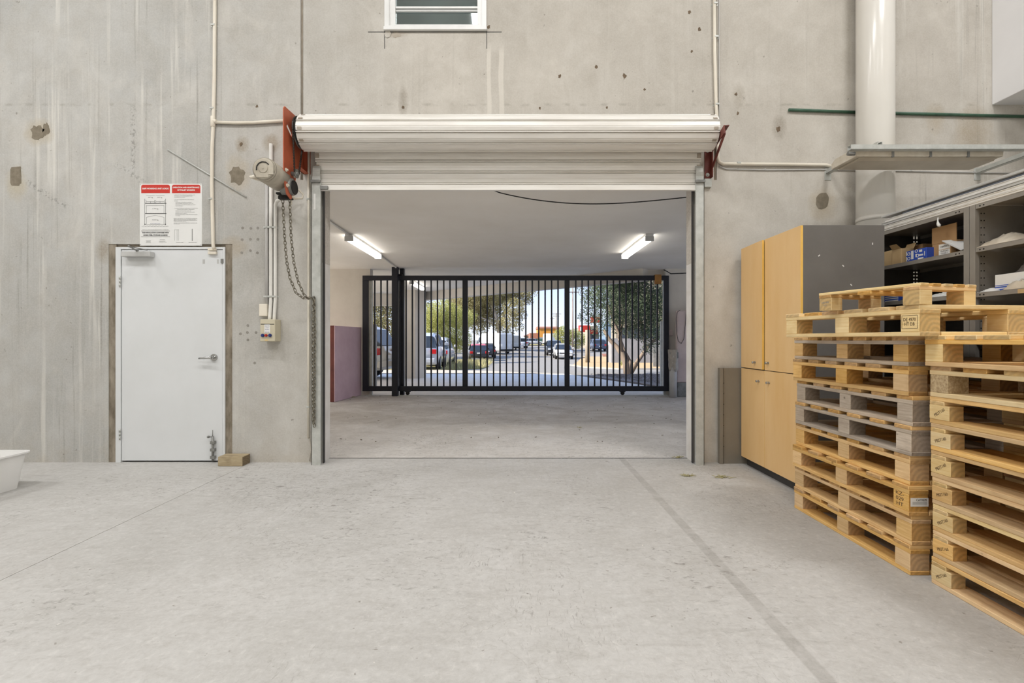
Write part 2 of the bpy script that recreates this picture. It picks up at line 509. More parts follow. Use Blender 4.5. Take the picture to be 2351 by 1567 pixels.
M['jamb_white'] = pm('jamb_paint', lin(230, 227, 222), lin(214, 209, 201), 7, 0.6, bump=0.1)
M['jamb_rough'] = pm('jamb_render', lin(206, 200, 190), lin(184, 176, 164), 50, 0.85, bump=0.4)
M['carport_wall'] = pm('carport_wall', lin(222, 215, 203), lin(210, 202, 190), 2.2, 0.85, bump=0.15)
M['ceiling'] = pm('ceiling_plaster', lin(238, 234, 227), lin(230, 225, 216), 1.2, 0.85)
M['cream'] = pm('cream_pvc', lin(236, 229, 214), lin(226, 217, 200), 5, 0.35)
M['white_pvc'] = pm('white_pvc', lin(236, 234, 228), lin(226, 223, 215), 5, 0.35)
M['grey_pvc'] = pm('grey_pvc', lin(200, 198, 195), lin(186, 184, 180), 5, 0.4)
M['beige'] = pm('beige_plastic', lin(208, 200, 176), lin(196, 187, 162), 5, 0.45)
M['slat'] = pm('slat_steel', lin(242, 239, 233), lin(222, 217, 208), 3.0, 0.36, 0.0, stretch=(0.5, 6, 6))
M['galv'] = pm('galvanised_steel', lin(206, 207, 202), lin(180, 182, 176), 14, 0.45, 0.2)
M['galv_dark'] = pm('dull_steel', lin(150, 150, 146), lin(116, 116, 112), 12, 0.5, 0.4)
M['chrome'] = pm('chrome', lin(205, 205, 203), lin(170, 170, 168), 6, 0.2, 0.9)
M['oxide'] = pm('red_oxide', lin(192, 100, 66), lin(166, 80, 52), 7, 0.55, bump=0.1)
M['oxide_dark'] = pm('dark_red_oxide', lin(128, 62, 50), lin(104, 48, 40), 7, 0.55)
M['black_metal'] = pm('black_metal', lin(52, 48, 46), lin(30, 28, 28), 30, 0.5, 0.5)
M['chain'] = pm('chain_steel', lin(150, 143, 126), lin(96, 89, 76), 60, 0.45, 0.6)
M['drive_chain'] = pm('drive_chain', lin(70, 62, 55), lin(40, 36, 32), 80, 0.45, 0.5)
M['motor'] = pm('motor_paint', lin(190, 182, 166), lin(160, 151, 135), 9, 0.5)
M['black'] = pm('black_powdercoat', lin(30, 31, 40), lin(24, 25, 33), 20, 0.42)
M['rubber'] = pm('black_rubber', lin(34, 33, 33), lin(26, 25, 25), 20, 0.6)
M['pink'] = pm('faded_pink_paint', lin(230, 202, 212), lin(214, 182, 194), 3, 0.6)
M['pink_edge'] = pm('red_brown_paint', lin(124, 62, 50), lin(104, 50, 42), 6, 0.65)
M['pale_pink'] = pm('pale_pink_paint', lin(214, 197, 192), lin(198, 180, 176), 3, 0.6)
M['veneer'] = pm('beech_veneer', lin(240, 202, 146), lin(232, 188, 124), 5, 0.42, stretch=(1, 1, 0.2))
M['veneer_edge'] = pm('veneer_edge', lin(244, 200, 104), lin(234, 186, 90), 9, 0.5)
M['cab_grey'] = pm('charcoal_board', lin(114, 111, 107), lin(104, 101, 97), 4, 0.5)
M['plinth'] = pm('dark_plinth', lin(66, 63, 60), lin(52, 50, 48), 6, 0.6)
M['sheet_grey'] = pm('grey_sheet_steel', lin(140, 133, 121), lin(130, 123, 111), 4, 0.42, 0.1)
M['shelf'] = pm('grey_shelf_steel', lin(158, 153, 145), lin(142, 136, 128), 5, 0.42, 0.1)
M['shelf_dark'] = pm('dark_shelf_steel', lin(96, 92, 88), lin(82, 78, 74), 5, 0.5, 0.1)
M['hole'] = pm('dark_hole', lin(36, 33, 30), lin(28, 26, 24), 5, 0.8)
M['pine'] = m_wood('pine', lin(232, 194, 134), lin(214, 170, 106), lin(196, 148, 88))
M['pine_light'] = m_wood('pale_pine', lin(240, 216, 166), lin(228, 196, 138), lin(210, 172, 114), 0.08)
M['pine_old'] = m_wood('weathered_pine', lin(206, 190, 170), lin(176, 158, 138), lin(150, 130, 110), 0.14)
M['pine_brown'] = m_wood('brown_pine', lin(196, 146, 90), lin(172, 120, 68), lin(150, 100, 56), 0.12)
M['block_wood'] = m_wood('oak_offcut', lin(186, 170, 138), lin(150, 132, 100), lin(96, 80, 58), 0.05)
M['chip'] = pm('chipboard', lin(206, 184, 146), lin(150, 122, 86), 90, 0.8, bump=0.5, rand=0.08)
M['card'] = pm('cardboard', lin(186, 148, 104), lin(170, 132, 90), 5, 0.8)
M['card_light'] = pm('pale_cardboard', lin(206, 178, 134), lin(192, 162, 118), 5, 0.8)
M['blue'] = pm('blue_print', lin(52, 88, 190), lin(40, 72, 168), 8, 0.5)
M['paper'] = pm('white_paper', lin(236, 235, 232), lin(226, 225, 221), 6, 0.6)
M['bag'] = pm('clear_plastic_bag', lin(222, 212, 196), lin(196, 182, 160), 9, 0.25, spec=0.8)
M['bag_smoke'] = pm('smoky_plastic_bag', lin(124, 116, 110), lin(78, 72, 68), 12, 0.2, spec=0.8)
M['ink'] = pm('black_ink', lin(58, 56, 56), lin(44, 42, 42), 10, 0.6)
M['ink_grey'] = pm('grey_ink', lin(150, 150, 148), lin(136, 136, 134), 10, 0.6)
M['ink_brown'] = pm('burnt_stamp', lin(96, 72, 46), lin(80, 58, 36), 10, 0.7)
M['red'] = pm('sign_red', lin(206, 52, 38), lin(196, 44, 32), 10, 0.4)
M['sign_white'] = pm('sign_white', lin(234, 234, 231), lin(228, 228, 225), 3, 0.35)
M['btn_blue'] = pm('button_blue', lin(48, 62, 128), lin(38, 50, 108), 10, 0.3)
M['btn_red'] = pm('button_red', lin(196, 52, 40), lin(176, 42, 34), 10, 0.3)
M['tub'] = pm('white_tub_plastic', lin(240, 239, 236), lin(234, 233, 230), 4, 0.35)
M['green_pipe'] = pm('green_painted_pipe', lin(68, 104, 82), lin(48, 80, 62), 12, 0.4)
M['pipe'] = pm('cream_drain_pipe', lin(234, 231, 224), lin(222, 217, 208), 1.6, 0.22, stretch=(1, 1, 0.3))
M['bulk'] = pm('white_plasterboard', lin(246, 245, 246), lin(240, 239, 240), 2, 0.6)
M['room_wall'] = pm('painted_wall', lin(226, 224, 218), lin(218, 215, 208), 1.5, 0.8)
M['roof'] = pm('roof_lining', lin(214, 214, 212), lin(204, 204, 202), 2, 0.6)
M['tube_dif'] = pm('acrylic_diffuser', lin(240, 239, 238), lin(232, 231, 231), 12, 0.3)
M['fit_body'] = pm('light_body', lin(218, 210, 194), lin(198, 187, 168), 14, 0.5)
M['fit_lens'] = pm('dusty_lens', lin(196, 186, 168), lin(178, 167, 148), 5, 0.35)
M['batten_glow'] = m_emit('batten_diffuser', (1, 0.96, 0.9, 1), BATTEN_GLOW)
M['lamp'] = m_emit('lamp_glow', (1, 0.97, 0.92, 1), 6.0)
M['glass'] = m_glass('window_glass', (0.72, 0.80, 0.82, 1), 0.22)
M['aluminium'] = pm('white_aluminium', lin(240, 240, 238), lin(230, 230, 228), 6, 0.35)
M['alu_grey'] = pm('grey_aluminium', lin(206, 206, 204), lin(190, 190, 188), 6, 0.35, 0.2)
M['blue_grey_slat'] = pm('blue_grey_slat', lin(140, 148, 160), lin(120, 128, 142), 9, 0.45)
M['straw'] = pm('dry_grass', lin(190, 184, 138), lin(158, 148, 104), 20, 0.8)
M['cloth'] = pm('grey_cloth', lin(190, 182, 170), lin(166, 158, 146), 16, 0.9)
M['brass'] = pm('brown_plastic', lin(170, 118, 52), lin(142, 96, 40), 9, 0.5)
# ------------------------------------------------------------------ room shell
WB = 4.767            # far face of the front wall
XL, XR, YB, ZT = -9.5, 6.6, -8.0, 7.6
OPL, OPR, OPT = -1.815, 1.742, 2.70      # roller door opening
CEIL = 2.69           # carport ceiling
GY = 10.13            # gate plane

fl = thing('floor', 'pale grey trowelled concrete floor of the warehouse', None, kind='structure')
MB().box(XL, -2.492, YB, WB, -0.2, 0).build('floor_slab', M['floor'], fl)
MB().box(-2.488, XR, YB, WB - 0.03, -0.2, 0).build('floor_slab', M['floor'], fl)
MB().box(OPL, OPR, WB - 0.03, WB, -0.2, -0.002).build('threshold_joint', M['plinth'], fl)
MB().box(XL, XR, YB, WB, -0.3, -0.2).build('floor_base', M['sealant'], fl)

cf = thing('carport_floor', 'brown grey concrete slab of the carport behind the roller door', None, kind='structure')
MB().box(-6.0, 9, WB, GY + 0.05, -0.2, -0.003).build('carport_slab', M['carport_floor'], cf)
MB().box(-30, -6.0, WB, GY + 0.05, -0.2, -0.003).build('bounce_slab', M['driveway'], cf)  # unseen pale slab added to bounce sun into the carport
MB().box(-3.1, 3.3, GY - 0.055, GY - 0.035, -0.003, 0.012).build('gate_track', M['galv'], cf)
MB().box(-3.1, 3.3, GY - 0.02, GY + 0.1, -0.003, 0.004).build('sill_strip', M['driveway'], cf)

wf = thing('wall_front', 'tilt-up concrete wall with streaks and patches around the roller door', None, kind='structure')
FXL, FXR, FZT = WX(266), WX(517), WZ(567)
m = MB()
m.box(XL, FXL - 0.07, W, WB, 0, ZT)
m.box(FXL - 0.07, FXR + 0.068, W, WB, FZT + 0.03, ZT)
m.box(FXR + 0.068, -2.02, W, WB, 0, ZT)
m.box(-2.02, OPL, W, WB, 0, OPT)
m.build('concrete_panel', M['wall'], wf)
WNL, WNR, WNB, WNT = WX(883), WX(1117), WZ(64), WZ(64) + 1.15
m = MB()
m.box(-1.995, WNL, W, WB, OPT, ZT)
m.box(WNR, 1.935, W, WB, OPT, ZT)
m.box(WNL, WNR, W, WB, OPT, WNB)
m.box(WNL, WNR, W, WB, WNT, ZT)
m.build('concrete_panel', M['wall'], wf)
m = MB()
m.box(OPR, 1.96, W, WB, 0, OPT)
m.box(1.96, XR, W, WB, 0, ZT)
m.build('concrete_panel', M['wall'], wf)
for a, b in ((-2.02, -1.995), (1.935, 1.96)):
    m = MB(); m.box(a, b, W + 0.012, WB, OPT, ZT); m.cyl((a + 0.0125, W + 0.010, OPT), (a + 0.0125, W + 0.010, ZT), 0.009, 8)
    m.build('joint_sealant', M['sealant'], wf)
# rough mortar beside and above the personnel door
for a, b in ((FXL - 0.07, FXL), (FXR, FXR + 0.068)):
    MB().box(a, b, W + 0.006, WB, 0, FZT + 0.03).build('mortar_strip', M['mortar'], wf)
MB().box(FXL, FXR, W + 0.02, WB, FZT, FZT + 0.03).build('mortar_strip', M['mortar'], wf)
# overcut saw lines at the corners of the window
m = MB()
zc = WZ(73.5)
m.box(WX(845), WX(1152), W - 0.0015, W + 0.01, zc - 0.003, zc + 0.003)
for px in (883, 1117.5):
    m.box(WX(px) - 0.003, WX(px) + 0.003, W - 0.0015, W + 0.01, WZ(112), WZ(60))
m.build('saw_cut', M['plinth'], wf)
# reveals of the roller door opening: smooth white paint below, rough render above
ZJ = 1.17 - (607 - 780) / FPX * 4.7
for a, b in ((OPL, OPL + 0.006), (OPR - 0.006, OPR)):
    MB().box(a, b, W + 0.004, WB, 0, ZJ).build('jamb_lining', M['jamb_white'], wf)
    MB().box(a, b, W + 0.004, WB, ZJ, OPT).build('jamb_lining', M['jamb_rough'], wf)

def blob(cx, cy, rx, ry, seed, name, mat, jag=0.22, n=18, proud=0.0015, sq=0.0):
    rnd = random.Random(seed)
    pts = []
    for i in range(n):
        t = 2 * math.pi * i / n
        k = 1 + rnd.uniform(-jag, jag)
        ex = 2.0 / (2.0 + sq * 6)
        c, s_ = math.cos(t), math.sin(t)
        x = math.copysign(abs(c) ** ex, c); z = math.copysign(abs(s_) ** ex, s_)
        pts.append((WX(cx + rx * k * x), WZ(cy + ry * k * z)))
    MB().prism(pts, 'y', W - proud, W + 0.004).build(name, mat, wf)
blob(86, 304, 15, 17, 1, 'mortar_patch', M['patch'])
blob(106, 296, 9, 14, 21, 'mortar_patch', M['patch'])
blob(36, 404, 12, 21, 2, 'mortar_patch', M['patch'], 0.1, sq=1)
blob(545, 404, 17, 21, 3, 'mortar_patch', M['patch'])
blob(1888, 461, 15, 20, 4, 'mortar_patch', M['patch'], 0.1)
blob(910, 80, 9, 7, 6, 'mortar_patch', M['sealant'], 0.3)
blob(890, 79, 8, 8, 16, 'mortar_patch', M['wall'], 0.2, proud=0.006)
for i, (cx, cy, r) in enumerate(((590, 244, 3.4), (554, 331, 4.5), (622, 330, 3), (926, 246, 4), (1239, 248, 3.5), (1393, 247, 3.5), (1434, 174, 5.5), (1369, 153, 5), (1285, 175, 4), (1694, 260, 4), (1690, 216, 4), (1787, 297, 6), (1583, 28, 4), (1606, 67, 4), (1588, 118, 3), (1122, 62, 4), (1480, 205, 3))):
    blob(cx, cy, r * 0.8, r, 40 + i, 'anchor_hole', M['rusthole'], 0.35, 10)
for i, (cx, cy) in enumerate(((557, 523), (576, 524), (592, 523), (556, 550), (575, 549), (592, 549), (555, 580), (575, 575), (591, 580), (569, 747), (568, 763), (588, 763), (552, 766), (569, 780), (585, 833))):
    blob(cx, cy, 3.2, 3.2, 80 + i, 'adhesive_spot', M['gluespot'], 0.08, 12, 0.001)

wo = tag(MB().box(XL - 0.2, XL, YB, WB, 0, ZT).build('wall_left', M['room_wall']), 'plain pale side wall of the warehouse', kind='structure')
tag(MB().box(XR, XR + 0.2, YB, WB, 0, ZT).build('wall_right', M['room_wall']), 'plain pale side wall behind the shelving', kind='structure')
tag(MB().box(XL, XR, YB - 0.2, YB, 0, ZT).build('wall_back', M['room_wall']), 'plain pale back wall of the warehouse', kind='structure')
tag(MB().box(XL - 0.2, XR + 0.2, YB - 0.2, WB, ZT, ZT + 0.2).build('ceiling', M['roof']), 'pale roof lining high above the warehouse floor', kind='structure')
bk = MB(); bk.box(WX(2277), XR, 2.2, W, WZ(241), ZT)
tag(bk.build('trim_1', M['bulk'], bevel=0.004), 'white plasterboard bulkhead high on the concrete wall', kind='structure')

# high-bay lamps that light the warehouse
def high_bay(x, y, lab, k=1.0):
    t = thing('high_bay_light', lab, 'light', (x, y, ZT - 0.75), group='high bay lights under the roof')
    m = MB(); m.box(x - 0.7, x + 0.7, y - 0.24, y + 0.24, ZT - 0.66, ZT - 0.58); m.build('housing', M['galv'], t, 0.01)
    m = MB()
    for q in (-0.15, -0.05, 0.05, 0.15): m.cyl((x - 0.66, y + q, ZT - 0.685), (x + 0.66, y + q, ZT - 0.685), 0.013, 8)
    m.build('tube_lamp', M['lamp'], t)
    for q in (-0.5, 0.5): MB().cyl((x + q, y, ZT - 0.58), (x + q, y, ZT - 0.003), 0.006, 6).build('suspension_rod', M['galv'], t)
    ld = bpy.data.lights.new('tube_light', 'AREA'); ld.shape = 'RECTANGLE'; ld.size = 1.4; ld.size_y = 0.5
    ld.energy = HIGH_BAY_WATTS * (1.25 if y > 0 else .7) * (1.1 if x < -5 or x > 3 else 1.0); ld.color = (1.0, 0.99, 0.985)
    lo = bpy.data.objects.new('tube_light', ld); COL.objects.link(lo); lo.location = (0, 0, 0.04); lo.parent = t
for x, y, lab in ((-7.4, 1.4, 'high bay tube light under the roof by the far side wall'), (-7.4, -3.6, 'high bay tube light at the back by the far side wall'), (-3.6, 1.0, 'high bay tube light under the roof on the personnel door side'), (0.0, 0.7, 'high bay tube light under the roof in line with the roller door'),  # leftmost pair added to brighten the faces turned to the left
                  (3.6, 1.0, 'high bay tube light under the roof over the pallets'), (-3.6, -3.4, 'high bay tube light at the back on the personnel door side'),
                  (0.0, -3.6, 'high bay tube light at the back in line with the roller door'), (3.6, -3.4, 'high bay tube light at the back on the pallet side')):
    high_bay(x, y, lab)

# ------------------------------------------------------------------ personnel door
d1 = thing('door_1', 'pale grey flush personnel door in a white steel frame with a lever handle', None, ((FXL + FXR) / 2, W, 0), kind='structure')
LXL, LXR, LZT = WX(279), WX(511), WZ(573)
m = MB()
m.box(FXL, LXL - 0.004, W - 0.006, WB - 0.02, 0, FZT)
m.box(LXR + 0.004, FXR, W - 0.006, WB - 0.02, 0, FZT)
m.box(LXL - 0.004, LXR + 0.004, W - 0.006, WB - 0.02, LZT + 0.004, FZT)
m.build('door_frame', M['door_paint'], d1, 0.002)
leaf = MB().box(LXL, LXR, W + 0.002, W + 0.042, 0.016, LZT).build('door_leaf', M['door_paint'], d1, 0.002)
MB().box(LXL - 0.004, LXR + 0.004, W + 0.05, W + 0.06, 0, LZT + 0.01).build('door_rebate', M['hole'], d1)
hx, hz = WX(492), WZ(820)
m = MB(); m.cyl((hx, W + 0.002, hz), (hx, W - 0.014, hz), 0.032, 24); m.cyl((hx, W - 0.014, hz), (hx, W - 0.05, hz), 0.013, 14)
hn = m.build('handle_rose', M['chrome'], d1, 0.001)
m = MB(); m.tube([(hx + 0.006, W - 0.052, hz), (hx - 0.03, W - 0.056, hz), (hx - 0.075, W - 0.055, hz - 0.004), (hx - 0.115, W - 0.050, hz - 0.008)], 0.012, 10, radii=[0.014, 0.012, 0.010, 0.008])
m.build('lever', M['chrome'], d1)
cl0, cl1, cz0, cz1 = WX(289), WX(355), WZ(591), WZ(579)
MB().box(cl0, cl1, W - 0.06, W + 0.002, cz0, cz1).build('door_closer', M['alu_grey'], d1, 0.004)
m = MB(); pv = Vector((WX(322), W - 0.035, cz1 + 0.006)); el = wp(296, 565, 0.22); fx = Vector((WX(341), W - 0.02, WZ(575)))
m.bar(pv, el, 0.016, 0.006); m.bar(el, fx, 0.014, 0.006); m.cyl(el - Vector((0, 0, 0.008)), el + Vector((0, 0, 0.008)), 0.010, 10)
m.cyl(pv - Vector((0, 0, 0.01)), pv + Vector((0, 0, 0.008)), 0.012, 10)
m.build('closer_arm', M['galv_dark'], d1)
for py in (646, 996):
    m = MB(); hxx = WX(277); hz0 = WZ(py)
    for k in range(3): m.cyl((hxx, W - 0.010, hz0 - 0.05 + k * 0.035), (hxx, W - 0.010, hz0 - 0.05 + k * 0.035 + 0.032), 0.008, 10)
    m.build('hinge', M['galv'], d1)
bx = WX(491)
m = MB(); m.cyl((bx, W - 0.018, 0.02), (bx, W - 0.018, WZ(1000)), 0.010, 10); m.cyl((bx, W - 0.018, WZ(1000)), (bx, W - 0.018, WZ(986)), 0.003, 6)
for py in (1014, 1031, 1048): m.box(bx - 0.018, bx + 0.022, W - 0.032, W + 0.002, WZ(py) - 0.012, WZ(py) + 0.012)
m.cyl((bx, W - 0.018, WZ(1001)), (bx - 0.03, W - 0.03, WZ(1001)), 0.006, 8); m.cyl((bx - 0.026, W - 0.03, WZ(1001)), (bx - 0.042, W - 0.03, WZ(1001)), 0.011, 10)
m.build('drop_bolt', M['galv_dark'], d1)
m = MB(); m.box(WX(480), WX(498), W - 0.022, W + 0.002, WZ(576), WZ(570)); m.box(WX(480), WX(499), W - 0.022, W + 0.002, WZ(584), WZ(577.5))
m.build('reed_switch', M['cream'], d1, 0.002)
m = MB(); m.box(WX(508), WX(514), W - 0.012, W + 0.002, WZ(604), WZ(594)); m.build('bolt_keeper', M['galv_dark'], d1, 0.001)
m = MB(); m.box(WX(465), WX(470), W + 0.0005, W + 0.003, WZ(605), WZ(595)); m.box(WX(498), WX(502), W + 0.0005, W + 0.003, WZ(605), WZ(595))
m.build('old_lock_marks', M['alu_grey'], d1, kind='stuff')

# ------------------------------------------------------------------ window above the roller door
w1 = thing('window_1', 'white aluminium window set in the concrete wall above the roller door', None, ((WNL + WNR) / 2, W, WNB), kind='structure')
m = MB(); g = 0.045
m.box(WNL, WNL + g, W - 0.012, W + 0.09, WNB, WNT); m.box(WNR - g, WNR, W - 0.012, W + 0.09, WNB, WNT)
m.box(WNL + g, WNR - g, W - 0.012, W + 0.09, WNT - g, WNT); m.box(WNL + g, WNR - g, W - 0.012, W + 0.09, WNB, WNB + 0.02)
m.build('window_frame', M['aluminium'], w1, 0.002)
m = MB(); a, b = WX(893), WX(1108); i0, i1 = WX(907), WX(1096); zb = WZ(55)
m.box(a, i0, W + 0.005, W + 0.06, WNB + 0.02, WNT - g); m.box(i1, b, W + 0.005, W + 0.06, WNB + 0.02, WNT - g)
m.box(i0, i1, W + 0.005, W + 0.06, WNB + 0.02, zb); m.box(i0, i1, W + 0.02, W + 0.06, WZ(15), WZ(11)); m.box(i0, i1, W + 0.02, W + 0.06, WZ(22.5), WZ(20))
m.build('window_sash', M['aluminium'], w1, 0.001)
MB().box(i0, i1, W + 0.036, W + 0.042, zb, WZ(22)).build('pane', M['glass'], w1)
MB().box(i0, i1, W + 0.036, W + 0.042, WZ(11), WNT - g).build('pane', M['glass'], w1)
m = MB(); m.box(WNL - 0.004, WNR + 0.004, W - 0.03, W + 0.06, WZ(72), WNB); m.build('window_sill', M['aluminium'], w1, 0.003)

# ------------------------------------------------------------------ roller door
DY, DZ, DR = 4.37, 3.052, 0.152
DX0, DX1 = -1.905, 1.835
rd = thing('roller_door', 'off white ribbed steel roller door rolled up above the opening', 'roller door', (0, DY, 2.57))
NS = 9
def slat_profile(L):
    return [(0.0, -0.006), (0.002, 0.008), (0.006, 0.013), (0.011, 0.010), (0.013, -0.006), (0.018, -0.006), (0.021, 0.005), (L * 0.45, 0.0085), (L * 0.47, 0.0065), (L * 0.55, 0.0065), (L * 0.57, 0.0085), (L - 0.008, 0.006), (L - 0.005, 0.003), (L, -0.006)]
circ = 2 * math.pi * DR / NS
for k in range(NS):
    a0 = R(-100) + k * 2 * math.pi / NS       # angle measured from the front (-y), upward
    pr = []
    for s_, n_ in slat_profile(circ):
        a = a0 + s_ / DR
        rr = (DR - 0.006) + n_
        pr.append((DY - math.cos(a) * rr, DZ + math.sin(a) * rr))
    MB().sweep_x(pr, DX0, DX1).build('drum_slat', M['slat'], rd, fixn=False)
m = MB()
for xx in (DX0 + 0.004, DX1 - 0.004): m.cyl((xx, DY, DZ), (xx + 0.002, DY, DZ), DR - 0.004, 32)
m.cyl((DX0 - 0.10, DY, DZ), (DX1 + 0.10, DY, DZ), 0.024, 14)
m.build('drum_axle', M['galv_dark'], rd)
# hanging curtain
CYY = 4.515
zs = [P(0, py, CYY).z for py in (346, 372.5, 397, 424)]
def leanY(z): return CYY - 0.0 + max(0, z - 2.74) * -0.10
for k in range(3):
    z1, z0 = zs[k], zs[k + 1]
    pr = []
    for s_, n_ in slat_profile(z1 - z0):
        z = z0 + s_
        pr.append((leanY(z) - n_, z))
    MB().sweep_x(pr, -1.845 + 0.01 * k, 1.775 - 0.01 * k).build('curtain_slat', M['slat'], rd, fixn=False)
zb0, zb1 = P(0, 438, CYY).z, zs[3]
m = MB(); m.box(-1.815, 1.745, CYY - 0.018, CYY + 0.012, zb0, zb1 - 0.006); m.box(-1.82, 1.75, CYY - 0.024, CYY - 0.018, zb0, zb0 + 0.012)
m.build('bottom_rail', M['slat'], rd, 0.002)
m = MB()
for k, yy in enumerate((270, 292, 318, 340)):
    for px, sx in ((DX0, 1), (DX1, -1)):
        a = [math.radians(62), math.radians(30), math.radians(-6), math.radians(-44)][k]
        c = Vector((px + sx * 0.035, DY - math.cos(a) * (DR + 0.004), DZ + math.sin(a) * (DR + 0.004)))
        m.obox(c, (0.036, 0.004, 0.02), Matrix.Rotation(-a, 3, 'X'))
for z in ((zs[0] + zs[1]) / 2, (zs[1] + zs[2]) / 2):
    for xx in (-1.825, 1.755): m.box(xx - 0.018, xx + 0.018, leanY(z) - 0.013, leanY(z) - 0.008, z - 0.022, z + 0.022)
m.build('end_clips', M['sealant'], rd, kind='stuff')
m = MB(); m.box(WX(745), WX(762), CYY - 0.042, CYY - 0.018, P(0, 437, CYY).z, P(0, 429, CYY).z); m.build('rail_latch', M['galv_dark'], rd, 0.002)

def guide(x0, x1, side, name_lab, lugs):
    t = thing('guide_rail', name_lab, 'guide rail', ((x0 + x1) / 2, 4.53, 0))
    zt = 2.70
    m = MB()
    m.box(x0, x1, 4.478, 4.483, 0, zt)
    outer = x0 if side < 0 else x1
    o2 = outer + 0.004 * (1 if side < 0 else -1)
    m.box(outer, o2, 4.478, W, 0, zt)
    # flared lead-in bent back at the head
    pr = [(4.478, zt), (4.470, zt + 0.04), (4.476, zt + 0.075), (4.492, zt + 0.10), (4.497, zt + 0.098), (4.482, zt + 0.073), (4.476, zt + 0.04), (4.483, zt)]
    m.prism(pr, 'x', x0 + (0.012 if side < 0 else 0), x1 - (0 if side < 0 else 0.012))
    inner = x1 if side < 0 else x0
    m.box(inner, inner - 0.004 * (1 if side < 0 else -1), 4.483, 4.50, 0, zt - 0.05)
    m.build('rail', M['galv'], t)
    mm = MB(); mm.box(inner - 0.004, inner + 0.004, 4.55, W + 0.002, 0, zt - 0.02); mm.build('brush_strip', M['plinth'], t)
    zst = P(0, 416, 4.47).z
    mm = MB(); mm.box(x0 - 0.004, x0 + 0.085, 4.455, 4.478, zst - 0.012, zst + 0.012) if side < 0 else mm.box(x1 - 0.085, x1 + 0.004, 4.455, 4.478, zst - 0.012, zst + 0.012)
    mm.build('door_stop', M['galv_dark'], t, 0.002)
    for py in lugs:
        z = WZ(py)
        lx0, lx1 = (x0 - 0.036, x0) if side < 0 else (x1, x1 + 0.036)
        lg = MB().box(lx0, lx1, W - 0.006, W, z - 0.02, z + 0.02).build('lug', M['galv'], t, 0.001)
        c = (lx0 + lx1) / 2
        MB().cyl((c, W - 0.006, z), (c, W - 0.016, z), 0.008, 8).build('lug_bolt', M['galv_dark'], lg)
guide(-1.872, -1.790, -1, 'galvanised guide rail of the roller door, with hand chain hanging on it', (436, 627, 818, 1013))
guide(1.722, 1.798, 1, 'galvanised guide rail of the roller door, on the cupboard side', (430, 449, 627, 817, 1011))
m = MB(); m.box(-1.852, -1.834, 4.4775, 4.4785, P(0, 480, 4.47).z, P(0, 444, 4.47).z)
m.build('rail_sticker', M['paper'], bpy.data.objects['guide_rail'])

# ------------------------------------------------------------------ opener: red plate, motor, gearbox, drive chain
op = thing('door_opener', 'beige electric motor on a red steel plate driving the roller door by chain', 'door opener', (-2.0, W, 2.45))
px_ = -1.985
yn = 4.165
poly = [(W, 2.752), (W, 3.18), (W - 0.05, 3.23), (yn + 0.02, 3.21), (yn, 3.185), (yn, 2.62), (4.20, 2.50), (4.225, 2.455), (4.30, 2.43), (4.345, 2.47), (4.39, 2.62), (4.43, 2.752)]
slot = [(4.215, 3.05), (4.235, 3.085), (4.325, 3.03), (4.315, 2.995)]
from mathutils.geometry import tessellate_polygon
tri = tessellate_polygon([[Vector((0, a, b)) for a, b in poly], [Vector((0, a, b)) for a, b in slot]])
allp = poly + slot; n_ = len(allp); np_ = len(poly)
m = MB()
fs = [tuple(q) for q in tri] + [tuple(q_ + n_ for q_ in reversed(q)) for q in tri]
for base, cnt in ((0, np_), (np_, 4)):
    for i in range(cnt): fs.append((base + i, base + (i + 1) % cnt, n_ + base + (i + 1) % cnt, n_ + base + i))
m.add([(px_ - 0.005, a, b) for a, b in allp] + [(px_ + 0.003, a, b) for a, b in allp], fs)
m.build('side_plate', M['oxide'], op)
m = MB(); m.box(px_ - 0.005, px_ + 0.06, W - 0.006, W, 2.752, 3.23); m.box(px_ - 0.005, px_ + 0.05, W - 0.17, W, 2.752, 2.757); m.build('wall_flange', M['oxide'], op)
mc = Vector((-2.075, 0, 2.60))
m = MB()
yf, yr = 4.00, 4.30
for (ya, ra), (yb, rb) in zip(((yf, 0.080), (yf + 0.012, 0.096), (yf + 0.03, 0.101), (yr - 0.02, 0.101)), ((yf + 0.012, 0.096), (yf + 0.03, 0.101), (yr - 0.02, 0.101), (yr, 0.085))):
    m.cyl((mc.x, ya, mc.z), (mc.x, yb, mc.z), ra, 32, rb)
m.build('motor_body', M['motor'], op)
m = MB(); m.cyl((mc.x, yf - 0.006, mc.z), (mc.x, yf + 0.002, mc.z), 0.036, 24); m.cyl((mc.x, yf - 0.010, mc.z), (mc.x, yf, mc.z), 0.007, 10)
m.box(mc.x - 0.06, mc.x + 0.045, yf - 0.004, yf + 0.02, mc.z - 0.075, mc.z - 0.038)
m.box(mc.x + 0.045, mc.x + 0.085, yf - 0.006, yf + 0.05, mc.z - 0.05, mc.z + 0.03)
m.build('motor_cap', M['motor'], op, 0.004)
m = MB()
for i in range(5):
    a = i / 4 * math.pi * 0.7 + 0.9
    m.obox((mc.x + math.cos(a) * 0.055, yf + 0.006, mc.z + math.sin(a) * 0.055), (0.03, 0.02, 0.008), Matrix.Rotation(a + math.pi / 2, 3, 'Y').inverted())
m.build('vent_slots', M['hole'], op, kind='stuff')
m = MB(); m.tube([(mc.x - 0.07, yf + 0.03, mc.z - 0.05), (mc.x - 0.11, yf + 0.03, mc.z - 0.06), (mc.x - 0.14, yf + 0.06, mc.z - 0.05), (mc.x - 0.13, yf + 0.14, mc.z - 0.04), (mc.x - 0.05, yf + 0.26, mc.z - 0.04)], 0.012, 10)
m.build('flexible_conduit', M['cream'], op)
